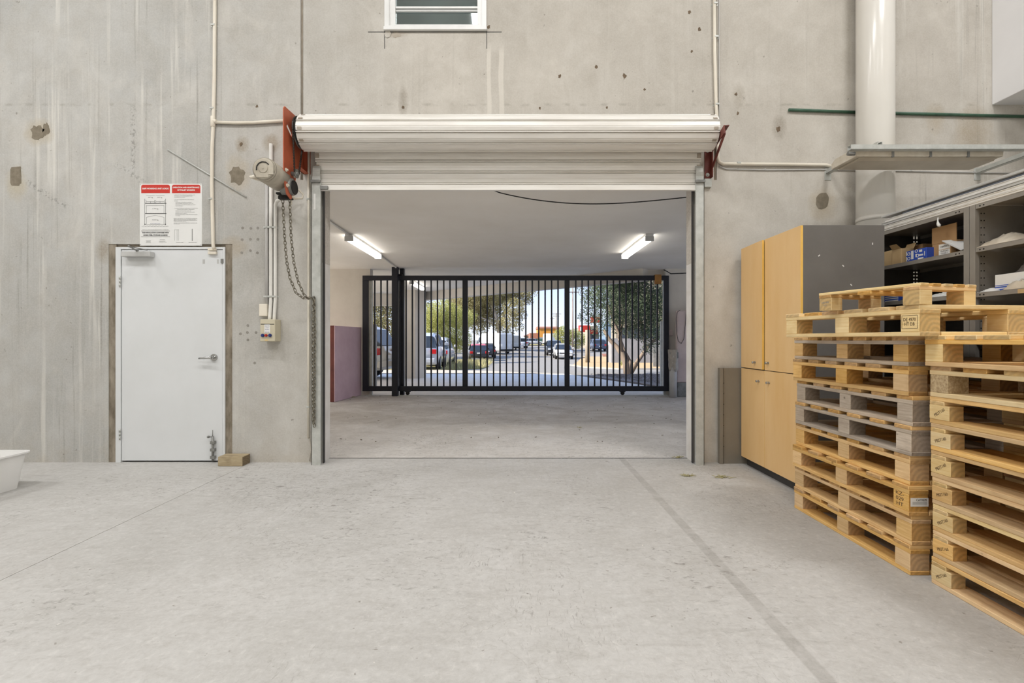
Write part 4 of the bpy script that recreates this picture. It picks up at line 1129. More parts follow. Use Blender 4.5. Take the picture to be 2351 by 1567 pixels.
def leg_pallet(label, loc, rotz, Wd, L, group):
    t = thing('pallet', label, 'pallet', loc, rotz, group)
    hb, tc, td = .070, .017, .014
    for x in (.042, Wd - .042):
        for y in (.042, L - .042): put('block', .078, .078, hb, M['pine_light'], t, (x, y, hb / 2))
    for y in (.04, L / 2, L - .04): put('cross_board', Wd, .075, tc, M['pine'], t, (Wd / 2, y, hb + tc / 2))
    for i in range(5): put('deck_board', L, .056, td, M['pine'] if i % 2 else M['pine_light'], t, (.03 + (Wd - .06) * i / 4, L / 2, hb + tc + td / 2), True)
    return t
p10 = leg_pallet('small quarter pallet without skids on the very top of the pallets', (1.897, 2.213 + 0.012, z9 + 0.148), R(15), 0.37, 0.54, 'pallets in the stack beside the cupboard')

S2X, S2Y1 = 2.022, 2.318
L2 = 1.2
hs2 = 0.1285
rnd = random.Random(9)
p2 = []
for k in range(7):
    lab = ('%s pallet from the floor in the stack of pallets stamped on their corner blocks' % ORD[k]) if k else 'lowest pallet on the floor in the stack of pallets stamped on their corner blocks'
    p2.append(long_pallet(lab, (S2X + rnd.uniform(-.008, .010), S2Y1 - L2 + rnd.uniform(-.006, .004), k * hs2), R(rnd.uniform(-.25, .25)), 0.8, L2, hs2, 400 + k, 'pallets in the stamped stack'))
z8 = 7 * hs2
perimeter_pallet('chipboard-block pallet second from the top of the stamped stack', (S2X - 0.004, S2Y1 - 0.98, z8), 0, 0.95, 0.98, 0.146, (M['pine_light'], M['pine_light'], M['chip'], M['pine_light']), 510, 6, True, 'pallets in the stamped stack', dw=0.11)
perimeter_pallet('topmost pallet of the stamped stack with pale wide boards', (S2X - 0.02, S2Y1 - 0.99, z8 + 0.146), 0, 0.95, 1.0, 0.146, (M['pine_light'], M['pine'], M['pine_light'], M['pine']), 511, 7, True, 'pallets in the stamped stack', dw=0.115)

# stamps burnt or printed on the block faces
def stamp(parent, body, size, x, y, z, width=None, rot=0.0, mat='ink_brown'):
    o = text(body, size, (0, 0, 0), M[mat], parent, 'stamp', '-x', width=width, ext=0.0002)
    o.location = (x, y, z); o.rotation_euler = (R(90), R(-rot), R(-90)) if not rot else (Matrix.Rotation(R(-90), 4, 'Z') @ Matrix.Rotation(R(90), 4, 'X') @ Matrix.Rotation(R(rot), 4, 'Z')).to_euler()
for k, p in enumerate(p2):
    stamp(p, 'PB2T160', 0.020, -0.0006, L2 - 0.056, 0.022 + 0.034, 0.062, 22 if k % 2 else 34)
stamp(p9, 'DE 4970\nHT DB', 0.022, 0.0022, 0.05, 0.021 + 0.047, 0.062, 0)
m = MB()
for a in (0.010, 0.088):
    m.box(0.0022, 0.003, a, a + 0.0015, 0.036, 0.098)
for z in (0.036, 0.098): m.box(0.0022, 0.003, 0.010, 0.0895, z, z + 0.0015)
link('stamp', m.mesh('stamp', M['ink_brown']), p9)
stamp(p10, 'DB 490\nHT', 0.016, 0.0024, 0.54 - 0.042, 0.036, 0.045, mat='ink_grey')
stamp(p1[2], 'KZ-\n029\nHT', 0.026, 0.0022, 0.055, 0.07, 0.05)
m = MB(); m.box(0.012, 0.10, -0.0007, 0.0012, 0.048, 0.090)
link('paper_label', m.mesh('paper_label', M['paper']), p1[2])
o = text('CATREM', 0.016, (0, 0, 0), M['ink'], p1[2], 'label_print', '-y', width=0.05, ext=0.0002); o.location = (0.064, -0.0012, 0.080)
m = MB()
for z in (0.070, 0.064, 0.058): m.box(0.02, 0.092, -0.0011, -0.0005, z - 0.001, z + 0.001)
link('label_print', m.mesh('label_print', M['ink_grey']), p1[2])

# ------------------------------------------------------------------ shelving
SHX, SHD = 3.05, 0.45
def sy(px, x=SHX): return x * FPX / (px - CX)
YU = sy(2225)
ya, yb = YU + 0.93, YU - 0.93
su = thing('shelving_unit', 'grey perforated steel shelving behind the pallets loaded with boxes', 'shelving', (SHX + SHD / 2, YU, 0))
SHT = 2.06
for yy in (ya, YU, yb):
    m = MB()
    for q in (-0.021, 0.021):
        if yy == ya and q > 0: continue
        m.box(SHX, SHX + 0.03, yy + q - 0.019, yy + q + 0.019, 0, SHT)
        if yy != ya: m.box(SHX + 0.01, SHX + SHD, yy + q - 0.001, yy + q + 0.001, 0, SHT)
    if yy != ya: m.box(SHX + SHD - 0.03, SHX + SHD, yy - 0.03, yy + 0.03, 0, SHT)
    m.build('upright', M['shelf'], su, 0.002)
levels = [0.10, 0.46, 0.80, 1.15, 1.45, 1.745, 2.03]
for bi, (y0, y1) in enumerate(((YU + 0.042, ya - 0.002), (yb + 0.042, YU - 0.042))):
    for z in levels:
        m = MB(); m.box(SHX + 0.002, SHX + SHD - 0.002, y0, y1, z + 0.027, z + 0.030); m.box(SHX + 0.002, SHX + 0.005, y0, y1, z, z + 0.027); m.box(SHX + SHD - 0.005, SHX + SHD - 0.002, y0, y1, z, z + 0.027)
        m.build('shelf', M['shelf'], su, 0.001)
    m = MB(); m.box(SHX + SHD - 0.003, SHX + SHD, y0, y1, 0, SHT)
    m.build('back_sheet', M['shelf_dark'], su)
m = MB()
for k in range(38):
    z = 0.25 + k * 0.0475
    for q in (0.058, 0.078):
        m.cyl((SHX + q, YU - 0.0222, z), (SHX + q, YU - 0.0233, z), 0.0042, 8)
for z in levels[3:]:
    for q in (0.03, 0.055):
        m.cyl((SHX + 0.0022, YU - 0.042 - q, z + 0.014), (SHX + 0.0008, YU - 0.042 - q, z + 0.014), 0.005, 8)
        m.cyl((SHX + 0.0022, YU + 0.042 + q, z + 0.014), (SHX + 0.0008, YU + 0.042 + q, z + 0.014), 0.005, 8)
m.build('bolt_holes', M['hole'], su, kind='stuff')
# far end sheet, perforated near its rear edge so that the bright wall shows through
ye = ya - 0.021
hx = (SHX + .395, SHX + .420)
m = MB(); m.box(SHX + .03, hx[0] - .0065, ye - .001, ye + .001, 0, SHT); m.box(hx[0] + .0065, hx[1] - .0065, ye - .001, ye + .001, 0, SHT); m.box(hx[1] + .0065, SHX + SHD - .003, ye - .001, ye + .001, 0, SHT)
for h0 in hx:
    z = 1.0; m.box(h0 - .0065, h0 + .0065, ye - .001, ye + .001, 0, z)
    while z < SHT - .02:
        m.box(h0 - .0065, h0 + .0065, ye - .001, ye + .001, z, z + .017); z += .029
m.build('end_sheet', M['shelf_dark'], su)

def ybox(px0, px1, z0, z1, xf, depth):
    return xf, xf + depth, sy(px1, xf), sy(px0, xf), z0, z1
Z2, Z3 = 1.775, 1.480
def carton(name, lab, px0, px1, z0, h, xf, dep, mat, cat='box', flap=False, tape=None, extra=None):
    x0, x1, y0, y1, a, b = ybox(px0, px1, z0, z0 + h, xf, dep)
    t = thing(name, lab, cat, ((x0 + x1) / 2, (y0 + y1) / 2, z0))
    MB().box(x0, x1, y0, y1, a, b).build('carton', mat, t, 0.002)
    if flap:
        m = MB(); m.add([(x0, y0, b), (x0, y1, b), (x0 - 0.03, y1 - 0.01, b + 0.035), (x0 - 0.03, y0 + 0.01, b + 0.035)], [(0, 1, 2, 3)]); m.add([(x1, y0, b), (x1, y1, b), (x1 + 0.02, y1, b + 0.045), (x1 + 0.02, y0, b + 0.045)], [(0, 1, 2, 3)])
        m.build('flap', mat, t)
    if tape:
        m = MB(); yc_ = (y0 + y1) / 2; m.box(x0 - 0.0008, x0 + 0.001, yc_ - 0.012, yc_ + 0.012, a, b); m.build('tape', tape, t)
    return t, (x0, y0, y1, a, b)
carton('cardboard_box', 'small tan cardboard box on the shelf next to the cupboard side', 2030, 2047, Z2, 0.125, 3.09, 0.12, M['card_light'])
carton('cardboard_box', 'open tan cardboard box with raised flaps beside the blue printed carton', 2048, 2069, Z2, 0.118, 3.07, 0.1, M['card_light'], flap=True)
carton('cardboard_box', 'wide brown cardboard box behind the blue printed carton', 2072, 2118, Z2, 0.15, 3.22, 0.17, M['card'], tape=M['card_light'])
t, (x0, y0, y1, a, b) = carton('printed_carton', 'blue and white printed carton on the shelf behind the pallets', 2080, 2127, Z2, 0.085, 3.085, 0.1, M['blue'])
m = MB()
dyy = y1 - y0
def fr(u0, u1, v0, v1): m.box(x0 - 0.0012, x0 + 0.001, y1 - dyy * u1, y1 - dyy * u0, a + (b - a) * v0, a + (b - a) * v1)
fr(.02, .06, .1, .5); fr(.02, .06, .6, .95); fr(.26, .38, .2, .95); fr(.48, .54, .3, .6); fr(.62, .84, .35, .5); fr(.66, .8, .7, .9); fr(.6, .86, .08, .2); fr(.9, .93, .3, .7); fr(.04, .5, .02, .07)
for u, v in ((.15, .3), (.15, .72), (.52, .85), (.58, .42)):
    c = Vector((x0 - 0.0006, y1 - dyy * u, a + (b - a) * v))
    ring = [c + Vector((0, math.cos(q / 12 * 6.283) * .011, math.sin(q / 12 * 6.283) * .011)) for q in range(12)]
    m.tube(ring, 0.0025, 5, closed=True)
m.build('white_print', M['paper'], t)
t, (x0, y0, y1, a, b) = carton('cardboard_box', 'upright open brown box with its lid standing up on the shelf', 2140, 2196, Z2, 0.105, 3.14, 0.16, M['card'])
m = MB(); m.box(x0 - 0.001, x0 + 0.004, y0, y1, b, b + 0.12); m.build('lid', M['card'], t)
t, (x0, y0, y1, a, b) = carton('labelled_box', 'small box with two white printed labels in front of the upright brown box', 2155, 2183, Z2, 0.085, 3.095, 0.04, M['card'])
m = MB(); m.box(x0 - .001, x0 + .001, y0 + .004, y1 - .002, a + .046, a + .083); m.box(x0 - .001, x0 + .001, y0 + .006, y1 - .002, a + .004, a + .042); m.build('label', M['paper'], t)
o = text('CONTENTS', 0.018, (x0 - .0014, (y0 + y1) / 2, a + .064), M['ink'], t, 'label_print', '-x', width=.065); o = text('FRAGILE\nCLASS 1', 0.015, (x0 - .0014, (y0 + y1) / 2, a + .024), M['ink'], t, 'label_print', '-x', width=.06)

def crumple(name, lab, px0, px1, z0, h, xf, dep, mat, seed, cat='bag', n=14):
    """a soft bag: lumpy sheet with folds"""
    rnd = random.Random(seed)
    x0, x1, y0, y1, a, b = ybox(px0, px1, z0, z0 + h, xf, dep)
    m = MB(); k = 9
    vs = []; fs = []
    for i in range(n + 1):
        for j in range(k + 1):
            u, v = i / n, j / k
            e = (math.sin(math.pi * u) ** 0.7) * (math.sin(math.pi * v) ** 0.5)
            z = a + 0.002 + h * e * (0.75 + 0.35 * rnd.random())
            vs.append((x0 + (x1 - x0) * v + rnd.uniform(-.006, .006), y0 + (y1 - y0) * u + rnd.uniform(-.006, .006), z))
    for i in range(n):
        for j in range(k):
            q = i * (k + 1) + j
            fs.append((q, q + 1, q + k + 2, q + k + 1))
    base = len(vs)
    vs += [(p[0], p[1], a) for p in vs[:]]
    fs += [tuple(base + q for q in reversed(f)) for f in fs[:]]
    rim = [i * (k + 1) for i in range(n + 1)] + [n * (k + 1) + j for j in range(1, k + 1)] + [i * (k + 1) + k for i in range(n - 1, -1, -1)] + [j for j in range(k - 1, 0, -1)]
    for i in range(len(rim)):
        p, q = rim[i], rim[(i + 1) % len(rim)]
        fs.append((p, q, base + q, base + p))
    m.add(vs, fs)
    o = m.build(name, mat, label=lab, cat=cat)
    for p in o.data.polygons: p.use_smooth = True
    return o
sf = MB(); y0, y1 = sy(2213, 3.09), sy(2168, 3.09)
sf.add([(3.07, y0, Z2 + .01), (3.07, y1, Z2 + .105), (3.2, y1, Z2 + .115), (3.2, y0, Z2 + .06)], [(0, 1, 2, 3)])
sf.add([(3.07, y0, Z2 + .006), (3.07, y1, Z2 + .101), (3.2, y1, Z2 + .111), (3.2, y0, Z2 + .056)], [(3, 2, 1, 0)])
sf.add([(3.07, y0, Z2 + .01), (3.07, y0, Z2 + .0), (3.1, y0 + .03, Z2)], [(0, 1, 2)])
sf.build('foam_sheet', M['paper'], label='white foam sheet propped against the upright brown box', cat='sheet')
crumple('plastic_parcel', 'clear plastic wrapped parcel overhanging the shelf by the middle upright', 2236, 2325, Z2, 0.075, 3.055, 0.28, M['bag'], 3)
bb = MB(); x0, x1, y0, y1, a, b = ybox(2330, 2420, Z2, Z2 + .03, 3.16, .2); bb.box(x0, x1, y0, y1, a, b); bb.box(x0 + .01, x1, y0 + .02, y1, b, b + .012)
bb.build('flat_board', M['card_light'], bevel=0.002, label='flat beige board lying on the shelf behind the plastic parcel', cat='board')
t, (x0, y0, y1, a, b) = carton('printed_carton', 'white carton with blue stripes on the shelf right above the pallets', 2284, 2352, Z3, 0.105, 3.10, 0.2, M['paper'])
m = MB()
for v0, v1 in ((.02, .13), (.2, .27), (.32, .36)): m.box(x0 - .001, x0 + .001, y0 + (y1 - y0) * .1, y1 - .002, a + (b - a) * v0, a + (b - a) * v1)
m.build('blue_stripe', M['blue'], t)
crumple('plastic_bag', 'smoky clear plastic bag behind the striped white carton', 2322, 2390, Z3 + 0.105, 0.09, 3.12, 0.16, M['bag_smoke'], 8)
crumple('paper_bag', 'white crumpled bag at the edge of the shelf near the upright', 2247, 2283, Z3, 0.025, 3.06, 0.1, M['paper'], 12)
crumple('paper_bag', 'grey white bag hanging over the striped carton shelf edge', 2300, 2375, Z3, 0.055, 3.056, 0.043, M['bag'], 14)
yl = MB(); yl.box(SHX - .0015, SHX + .002, sy(2385), sy(2337), Z3 - .03, Z3 - .004); yl.build('shelf_label', M['card_light'], su)
t, (x0, y0, y1, a, b) = carton('printed_carton', 'low blue and white carton seen between the top pallet legs', 2030, 2062, Z3, 0.05, 3.08, 0.14, M['blue'])
m = MB()
for v in (.15, .5, .8): m.box(x0 - .001, x0 + .001, y0, y1 - .01, a + .05 * v - .004, a + .05 * v + .004)
m.build('white_print', M['paper'], t)
crumple('plastic_bag', 'small clear plastic bag beside the low blue carton', 2064, 2090, Z3, 0.05, 3.07, 0.12, M['bag_smoke'], 22)
crumple('paper_bag', 'folded white paper parcel on the shelf behind the small quarter pallet', 2125, 2160, Z3, 0.035, 3.06, 0.2, M['paper'], 31)
carton('white_box', 'low plain white box next to the folded paper parcel', 2163, 2200, Z3, 0.04, 3.10, 0.15, M['paper'])
# twist of rag hanging off the top shelf
rg = MB(); q = P(2154, 513, SHX - 0.004); y_r = sy(2155)
rg.tube([(SHX - .004, y_r, 2.045), (SHX - .006, y_r, 2.02), (SHX - .008, y_r - .004, 2.0), (SHX - .006, y_r - .01, 1.985), (SHX - .004, y_r - .016, 1.975)], .006, 8, radii=[.003, .004, .009, .012, .004])
rg.build('hanging_rag', M['paper'], label='white twist of rag hanging from the top shelf edge', cat='rag')

# long slats and boards stored on top of the shelving
tops = [(0.000, .018, .0, 2026, M['slat'], 'white metal slat lowest of the pile on top of the shelving', .40), (.022, .022, .006, 2024, M['slat'], 'white metal slat second from below in the pile on the shelving', .38), (.048, .022, .002, 2023, M['alu_grey'], 'pale grey slat in the middle of the pile on the shelving', .36),
        (.074, .024, .02, 2026, M['slat'], 'white metal slat under the blue grey strip on the shelving', .3)]
for z, h_, xo, pxl, mat, lab, wd_ in tops:
    yf_ = sy(pxl)
    m = MB(); m.box(SHX + xo, SHX + xo + wd_, yf_ - 2.0, yf_, SHT + z, SHT + z + h_)
    m.box(SHX + xo - .004, SHX + xo, yf_ - 2.0, yf_, SHT + z + h_ - .006, SHT + z + h_)
    m.build('metal_strip', mat, bevel=.002, label=lab, cat='slat', group='slats on top of the shelving')
m = MB(); yf_ = sy(2062); m.box(SHX + .03, SHX + .24, yf_ - 1.8, yf_, SHT + .098, SHT + .116); m.build('metal_strip', M['blue_grey_slat'], bevel=.004, label='blue grey strip lying in the pile on the shelving', cat='slat', group='slats on top of the shelving')
m = MB(); yf_ = sy(2021); m.box(SHX + .01, SHX + .30, yf_ - 1.95, yf_, SHT + .117, SHT + .131); m.box(SHX + .008, SHX + .012, yf_ - 1.95, yf_, SHT + .117, SHT + .133); m.build('metal_strip', M['alu_grey'], bevel=.002, label='grey edged panel topmost of the pile on the shelving', cat='slat', group='slats on top of the shelving')

# ------------------------------------------------------------------ wall light on strut arms
wl = thing('fluorescent_light', 'long dusty twin fluorescent light on strut arms above the shelving', 'light', (3.4, 4.1, 2.66))
zu = 2.678
fx0, fx1, fy0, fy1 = 2.83, 4.04, 3.935, 4.245
m = MB(); m.prism([(fy0, zu), (fy1, zu), (fy1, zu + .045), (fy1 - .05, zu + .075), (fy0 + .03, zu + .075), (fy0, zu + .042)], 'x', fx0, fx1); m.build('housing', M['fit_body'], wl, .003)
m = MB(); m.prism([(fy0 + .02, zu - .001), (fy0 + .05, zu - .020), (fy1 - .05, zu - .020), (fy1 - .02, zu - .001)], 'x', fx0 + .04, fx1 - .03); m.build('diffuser', M['fit_lens'], wl, .002)
for xx in (3.12, 3.43, 3.74): MB().box(xx, xx + .02, fy0 - .004, fy0 + .01, zu - .006, zu + .042).build('clip', M['galv_dark'], wl, .001)
def strut(p0, p1, par, name):
    m = MB(); p0 = Vector(p0); p1 = Vector(p1); d = (p1 - p0).normalized(); up = Vector((0, 0, 1)); sd = d.cross(up).normalized()
    for off, w_, h_ in ((Vector((0, 0, -.018)), .041, .003), (sd * .019, .003, .041), (-sd * .019, .003, .041), (Vector((0, 0, .018)) + sd * .014, .012, .003), (Vector((0, 0, .018)) - sd * .014, .012, .003)):
        m.bar(p0 + off, p1 + off, w_, h_)
    return m.build(name, M['galv'], par)
za = 2.776
strut((3.02, W, za), (3.02, 3.93, za), wl, 'strut_arm')
strut((4.45, W, za), (4.45, 3.80, za), wl, 'strut_arm')
strut((2.75, 3.905, za - .0415), (5.2, 3.905, za - .0415), wl, 'cross_strut')
for xx in (2.99, 4.42): MB().box(xx, xx + .06, W - .006, W, za - .08, za + .04).build('wall_plate', M['galv'], wl, .001)
m = MB(); m.cyl((2.745, 3.915, za - .085), (2.80, 3.915, za - .085), .016, 12); m.build('end_bolt', M['galv_dark'], wl)

# ------------------------------------------------------------------ floor things on the left
tb = thing('plastic_tub', 'white plastic tub standing on the floor by the wall', 'tub', (-4.09, 3.52, 0))
m = MB()
bx0, bx1, by0, by1, hz_ = -4.31, -3.905, 3.22, 3.80, .285
def ring(x0, x1, y0, y1, z, r, n=6):
    pts = []
    for cx_, cy_, a0 in ((x1 - r, y1 - r, 0), (x0 + r, y1 - r, 90), (x0 + r, y0 + r, 180), (x1 - r, y0 + r, 270)):
        for i in range(n + 1):
            a = R(a0 + 90 * i / n); pts.append((cx_ + r * math.cos(a), cy_ + r * math.sin(a), z))
    return pts
rings = [ring(bx0, bx1, by0, by1, 0, .03), ring(bx0 - .048, bx1 + .048, by0 - .04, by1 + .035, hz_, .05), ring(bx0 - .066, bx1 + .066, by0 - .058, by1 + .053, hz_ + .002, .06), ring(bx0 - .066, bx1 + .066, by0 - .058, by1 + .053, hz_ - .010, .06),
         ]
inner = [ring(bx0 - .044, bx1 + .044, by0 - .036, by1 + .031, hz_ + .001, .05), ring(bx0 + .004, bx1 - .004, by0 + .004, by1 - .004, .004, .028)]
n = len(rings[0])
vs = rings[0] + rings[1] + rings[3] + rings[2] + inner[0] + inner[1]
fs = [list(reversed(range(n)))]
for k in range(5):
    for i in range(n):
        j = (i + 1) % n
        fs.append([k * n + i, k * n + j, (k + 1) * n + j, (k + 1) * n + i])
fs.append([5 * n + i for i in range(n)])
m.add(vs, fs)
m.build('tub_body', M['tub'], tb)
tk = MB(); tk.box(-2.724, -2.497, 4.438, 4.573, 0, .088)
tk.build('timber_block', M['block_wood'], bevel=.004, label='short block of rough timber on the floor at the door corner', cat='block')

def tuft(px, py, r_, n_, seed, lab):
    rnd = random.Random(seed)
    Y = H * FPX / (py - CY); c = Vector(((px - CX) / FPX * Y, Y, 0))
    m = MB()
    for i in range(n_):
        a = rnd.uniform(0, 6.283); L_ = rnd.uniform(.3, 1.0) * r_
        p = c + Vector((rnd.gauss(0, r_ * .3), rnd.gauss(0, r_ * .2), 0.004))
        d = Vector((math.cos(a) * L_, math.sin(a) * L_ * .6, rnd.uniform(0, .012)))
        m.tube([p, p + d * .5 + Vector((rnd.uniform(-.01, .01), rnd.uniform(-.01, .01), rnd.uniform(0, .014))), p + d], .0022, 4, radii=[.0025, .0022, .0008])
    m.build('dry_grass', M['straw'], label=lab, cat='dry grass', kind='stuff')
tuft(1555, 1051, .06, 22, 1, 'wisps of dry grass caught on the threshold of the roller door')
tuft(1580, 1093, .06, 20, 2, 'small tuft of dry grass loose on the floor')
tuft(1660, 1096, .065, 30, 3, 'larger tuft of dry grass on the floor before the cupboard')
tuft(800, 912, .16, 40, 4, 'leaf litter under the leaning pink panel in the carport')
tuft(1330, 982, .05, 9, 5, 'sprig of dry leaves on the carport floor')
rl = random.Random(77); m = MB()
for i in range(170):
    y = rl.uniform(5.3, 10.0); x = rl.uniform(-1.0, 1.0) * .36 * y
    if rl.random() > (y - 4.5) / 5.5: continue
    c = Vector((x, y, .004)); s_ = rl.uniform(.008, .026)
    m.obox(c, (s_, s_ * .45, .004), Matrix.Rotation(rl.uniform(0, 3.1), 3, 'Z') @ Matrix.Rotation(rl.uniform(-.3, .3), 3, 'Y'))
m.build('leaf_litter', M['rusthole'], label='scattered dry leaf bits over the carport floor', cat='leaf litter', kind='stuff')
# ------------------------------------------------------------------ carport shell
BEAM0 = Vector((2.95, 10.36, 0)); BEAM1 = Vector((-3.25, 16.0, 0)); BEAM2 = Vector((-3.25, 16.0, 0))
m = MB(); m.prism([(-7.6, WB + .002), (7, WB + .002), (7, 10.36), (BEAM0.x, 10.36), (BEAM1.x, BEAM1.y), (-20, BEAM1.y), (-20, 12), (-7.6, 12)], 'z', CEIL, 3.1)
m.build('carport_ceiling', M['ceiling'], label='flat plastered ceiling over the carport', kind='structure')
bd = (BEAM1 - BEAM0).normalized(); bn = Vector((-bd.y, bd.x, 0))
m = MB(); zb_ = 2.44
a = BEAM0 + bn * 0.0
m.bar(BEAM0 + Vector((0, 0, (zb_ + CEIL) / 2)) + bn * .12, BEAM2 + Vector((0, 0, (zb_ + CEIL) / 2)) + bn * .12, .24, CEIL - zb_)
m.box(2.9, 3.7, 10.37, 10.55, 2.53, CEIL)
m.build('edge_beam', M['carport_wall'], label='slanting edge beam of the carport roof', kind='structure')
m = MB(); m.box(-20, -3.3, 15.76, 16.0, 2.30, CEIL); m.build('edge_beam', M['carport_wall'], label='far beam of the parking bay under the building', kind='structure')
m = MB(); m.box(-7.6, 5.0, WB + .13, 13.7, 3.15, 7.9); m.box(-22, -7.6, 12, 13.7, 3.15, 7.9); m.box(5.0, 9, WB + .13, WB + .2, 3.1, 7.9)  # unseen mass, front and side wing shaped to cast the driveway shade
m.build('shade_upper_storey', M['carport_wall'], label='upper storey over the carport, unseen mass shaped to shade the driveway', kind='structure')
sl = (850 - CX) / FPX * (GY + .1); sr = (1528 - CX) / FPX * (GY + .1)
m = MB(); m.box(-5.2, sl, GY + .1, GY + .3, 0, CEIL); m.build('wall_carport_left', M['carport_wall'], label='rendered return wall of the carport behind the pink panel', kind='structure')
m = MB(); m.box(sr, 5.4, GY + .1, GY + .3, 0, CEIL); m.build('wall_carport_right', M['carport_wall'], label='rendered return wall of the carport behind the gate motor post', kind='structure')
# column under the edge beam (eight sided)
cc = Vector(((947 - CX) / FPX * 15.0, 15.0)); pts = []
for i in range(8):
    a = R(22.5 + 45 * i); pts.append((cc.x + math.cos(a) * .43, cc.y + math.sin(a) * .43))
m = MB(); m.prism(pts, 'z', -.02, CEIL); m.build('carport_column', M['carport_wall'], label='eight-sided rendered column under the carport edge beam', kind='structure')

def batten(x, y0, y1, lab):
    t = thing('batten_light', lab, 'light', (x, (y0 + y1) / 2, CEIL - .11), group='batten lights under the carport ceiling')
    MB().box(x - .055, x + .055, y0, y1, CEIL - .035, CEIL).build('base', M['white_paint'], t, .002)
    m = MB(); m.prism([(x - .06, CEIL - .036), (x + .06, CEIL - .036), (x + .055, CEIL - .085), (x + .035, CEIL - .10), (x - .035, CEIL - .10), (x - .055, CEIL - .085)], 'y', y0 + .025, y1 - .025); m.build('diffuser', M['batten_glow'], t)
    for ya_ in (y0, y1 - .025):
        MB().box(x - .062, x + .062, ya_, ya_ + .025, CEIL - .105, CEIL - .034).build('end_cap', M['alu_grey'], t, .002)
batten(-2.335, 6.86, 8.38, 'batten light on the carport ceiling joined to a surface conduit')
batten(1.975, 6.86, 8.38, 'batten light on the carport ceiling above the gate motor side')
batten(-2.55, 12.2, 13.7, 'batten light on the ceiling outside the gate')
m = MB(); m.tube([(-2.30, WB, CEIL - .014), (-2.32, 6.0, CEIL - .014), (-2.33, 6.87, CEIL - .014)], .014, 8); m.tube([(-2.34, 8.38, CEIL - .014), (-2.42, 10.2, CEIL - .014), (-2.53, 12.2, CEIL - .014)], .014, 8)
m.build('ceiling_conduit', M['white_pvc'], label='white conduit along the carport ceiling joining the batten lights', cat='conduit')
pts = []
for i in range(25):
    u = i / 24; px = 1130 + (1578 - 1130) * u
    py = 437 + 15.5 * u + 26 * math.sin(math.pi * min(1, u * 1.0) ** 0.85) * (0.9)
    pts.append(P(px, py, 4.86 - .06 * u))
pts[0] = Vector((pts[0].x, 4.86, CEIL))
MB().tube(pts, .0055, 6).build('hanging_cable', M['rubber'], label='black cable sagging under the carport ceiling', cat='cable')

# ------------------------------------------------------------------ sliding gate
gt = thing('sliding_gate', 'black steel sliding gate with upright bars closing the carport', 'gate', (0.1, GY, 0))
def gx(px): return (px - CX) / FPX * GY
def gz_(py): return H - (py - CY) / FPX * GY
gt0, gt1 = gz_(897), gz_(632.5)
m = MB(); m.box(gx(833), gx(1535), GY - .03, GY + .03, gz_(643.5), gt1); m.build('top_rail', M['black'], gt, .004)
m = MB(); m.box(gx(833), gx(1535), GY - .03, GY + .03, gt0, gz_(886)); m.build('bottom_rail', M['black'], gt, .004)
for a, b in ((833, 846), (1062, 1074), (1296, 1307.5), (1523.5, 1535)):
    MB().box(gx(a), gx(b), GY - .0295, GY + .0295, gz_(886), gz_(643.5)).build('stile', M['black'], gt, .004)
bar_me = None
for a, b, n_ in ((846, 1062, 14), (1074, 1296, 14), (1307.5, 1523.5, 14)):
    for i in range(n_):
        x = gx(a + (b - a) * (i + 1) / (n_ + 1))
        if bar_me is None:
            q = MB(); q.box(-.0155, .0155, -.0125, .0125, 0, gz_(643.5) - gz_(886)); bar_me = q.mesh('bar', M['black'], bevel=.003)
        link('bar', bar_me, gt, Vector((x, GY, gz_(886))) - wloc(gt))
for px in (937, 1428):
    c = Vector((gx(px), GY - .045, .055)); m = MB(); m.cyl((c.x, GY - .058, .055), (c.x, GY - .032, .055), .043, 20); wh = m.build('wheel', M['black_metal'], gt, .003)
    MB().box(c.x - .06, c.x + .06, GY - .062, GY + .0, .075, .10).build('wheel_bracket', M['black'], gt, .002)
m = MB(); m.box(gx(1502), gx(1517), GY - .055, GY + .04, gz_(652), gz_(630.5)); m.build('stop_block', M['brass'], gt, .004)
gp_ = thing('gate_post', 'pair of black square posts guiding the sliding gate', 'post', (gx(910), GY - .08, 0))
MB().box(gx(903.5), gx(917), GY - .16, GY - .04, 0, CEIL).build('post', M['black'], gp_, .005)
MB().box(gx(916), gx(926), GY + .05, GY + .15, 0, CEIL).build('post', M['black'], gp_, .005)
MB().box(gx(902), gx(924), GY - .05, GY + .06, gt1 + .002, gt1 + .03).build('guide_roller', M['black_metal'], gp_, .003)
m = MB(); m.box(gx(847), gx(853), GY + .04, GY + .09, 0, gz_(643)); m.build('slide_channel', M['galv'], label='bright galvanised channel on the wall end behind the gate, pink panel side', cat='channel')
m = MB(); m.box(gx(1525), gx(1530), GY + .04, GY + .09, 0, gz_(640)); m.build('slide_channel', M['galv'], label='bright galvanised channel on the wall end behind the gate, motor side', cat='channel')
m = MB(); Yb = 11.0; m.box((854 - CX) / FPX * Yb, (863 - CX) / FPX * Yb, Yb, Yb + .09, 0, P(0, 744, Yb).z); m.build('steel_post', M['galv_dark'], bevel=.004, label='short grey post standing outside the gate beside the parked silver car', cat='post')
m = MB(); m.box((1517 - CX) / FPX * Yb, (1522 - CX) / FPX * Yb, Yb, Yb + .06, 0, P(0, 737, Yb).z); m.build('steel_post', M['galv'], bevel=.004, label='thin galvanised post outside the gate beside the garden bed', cat='post')

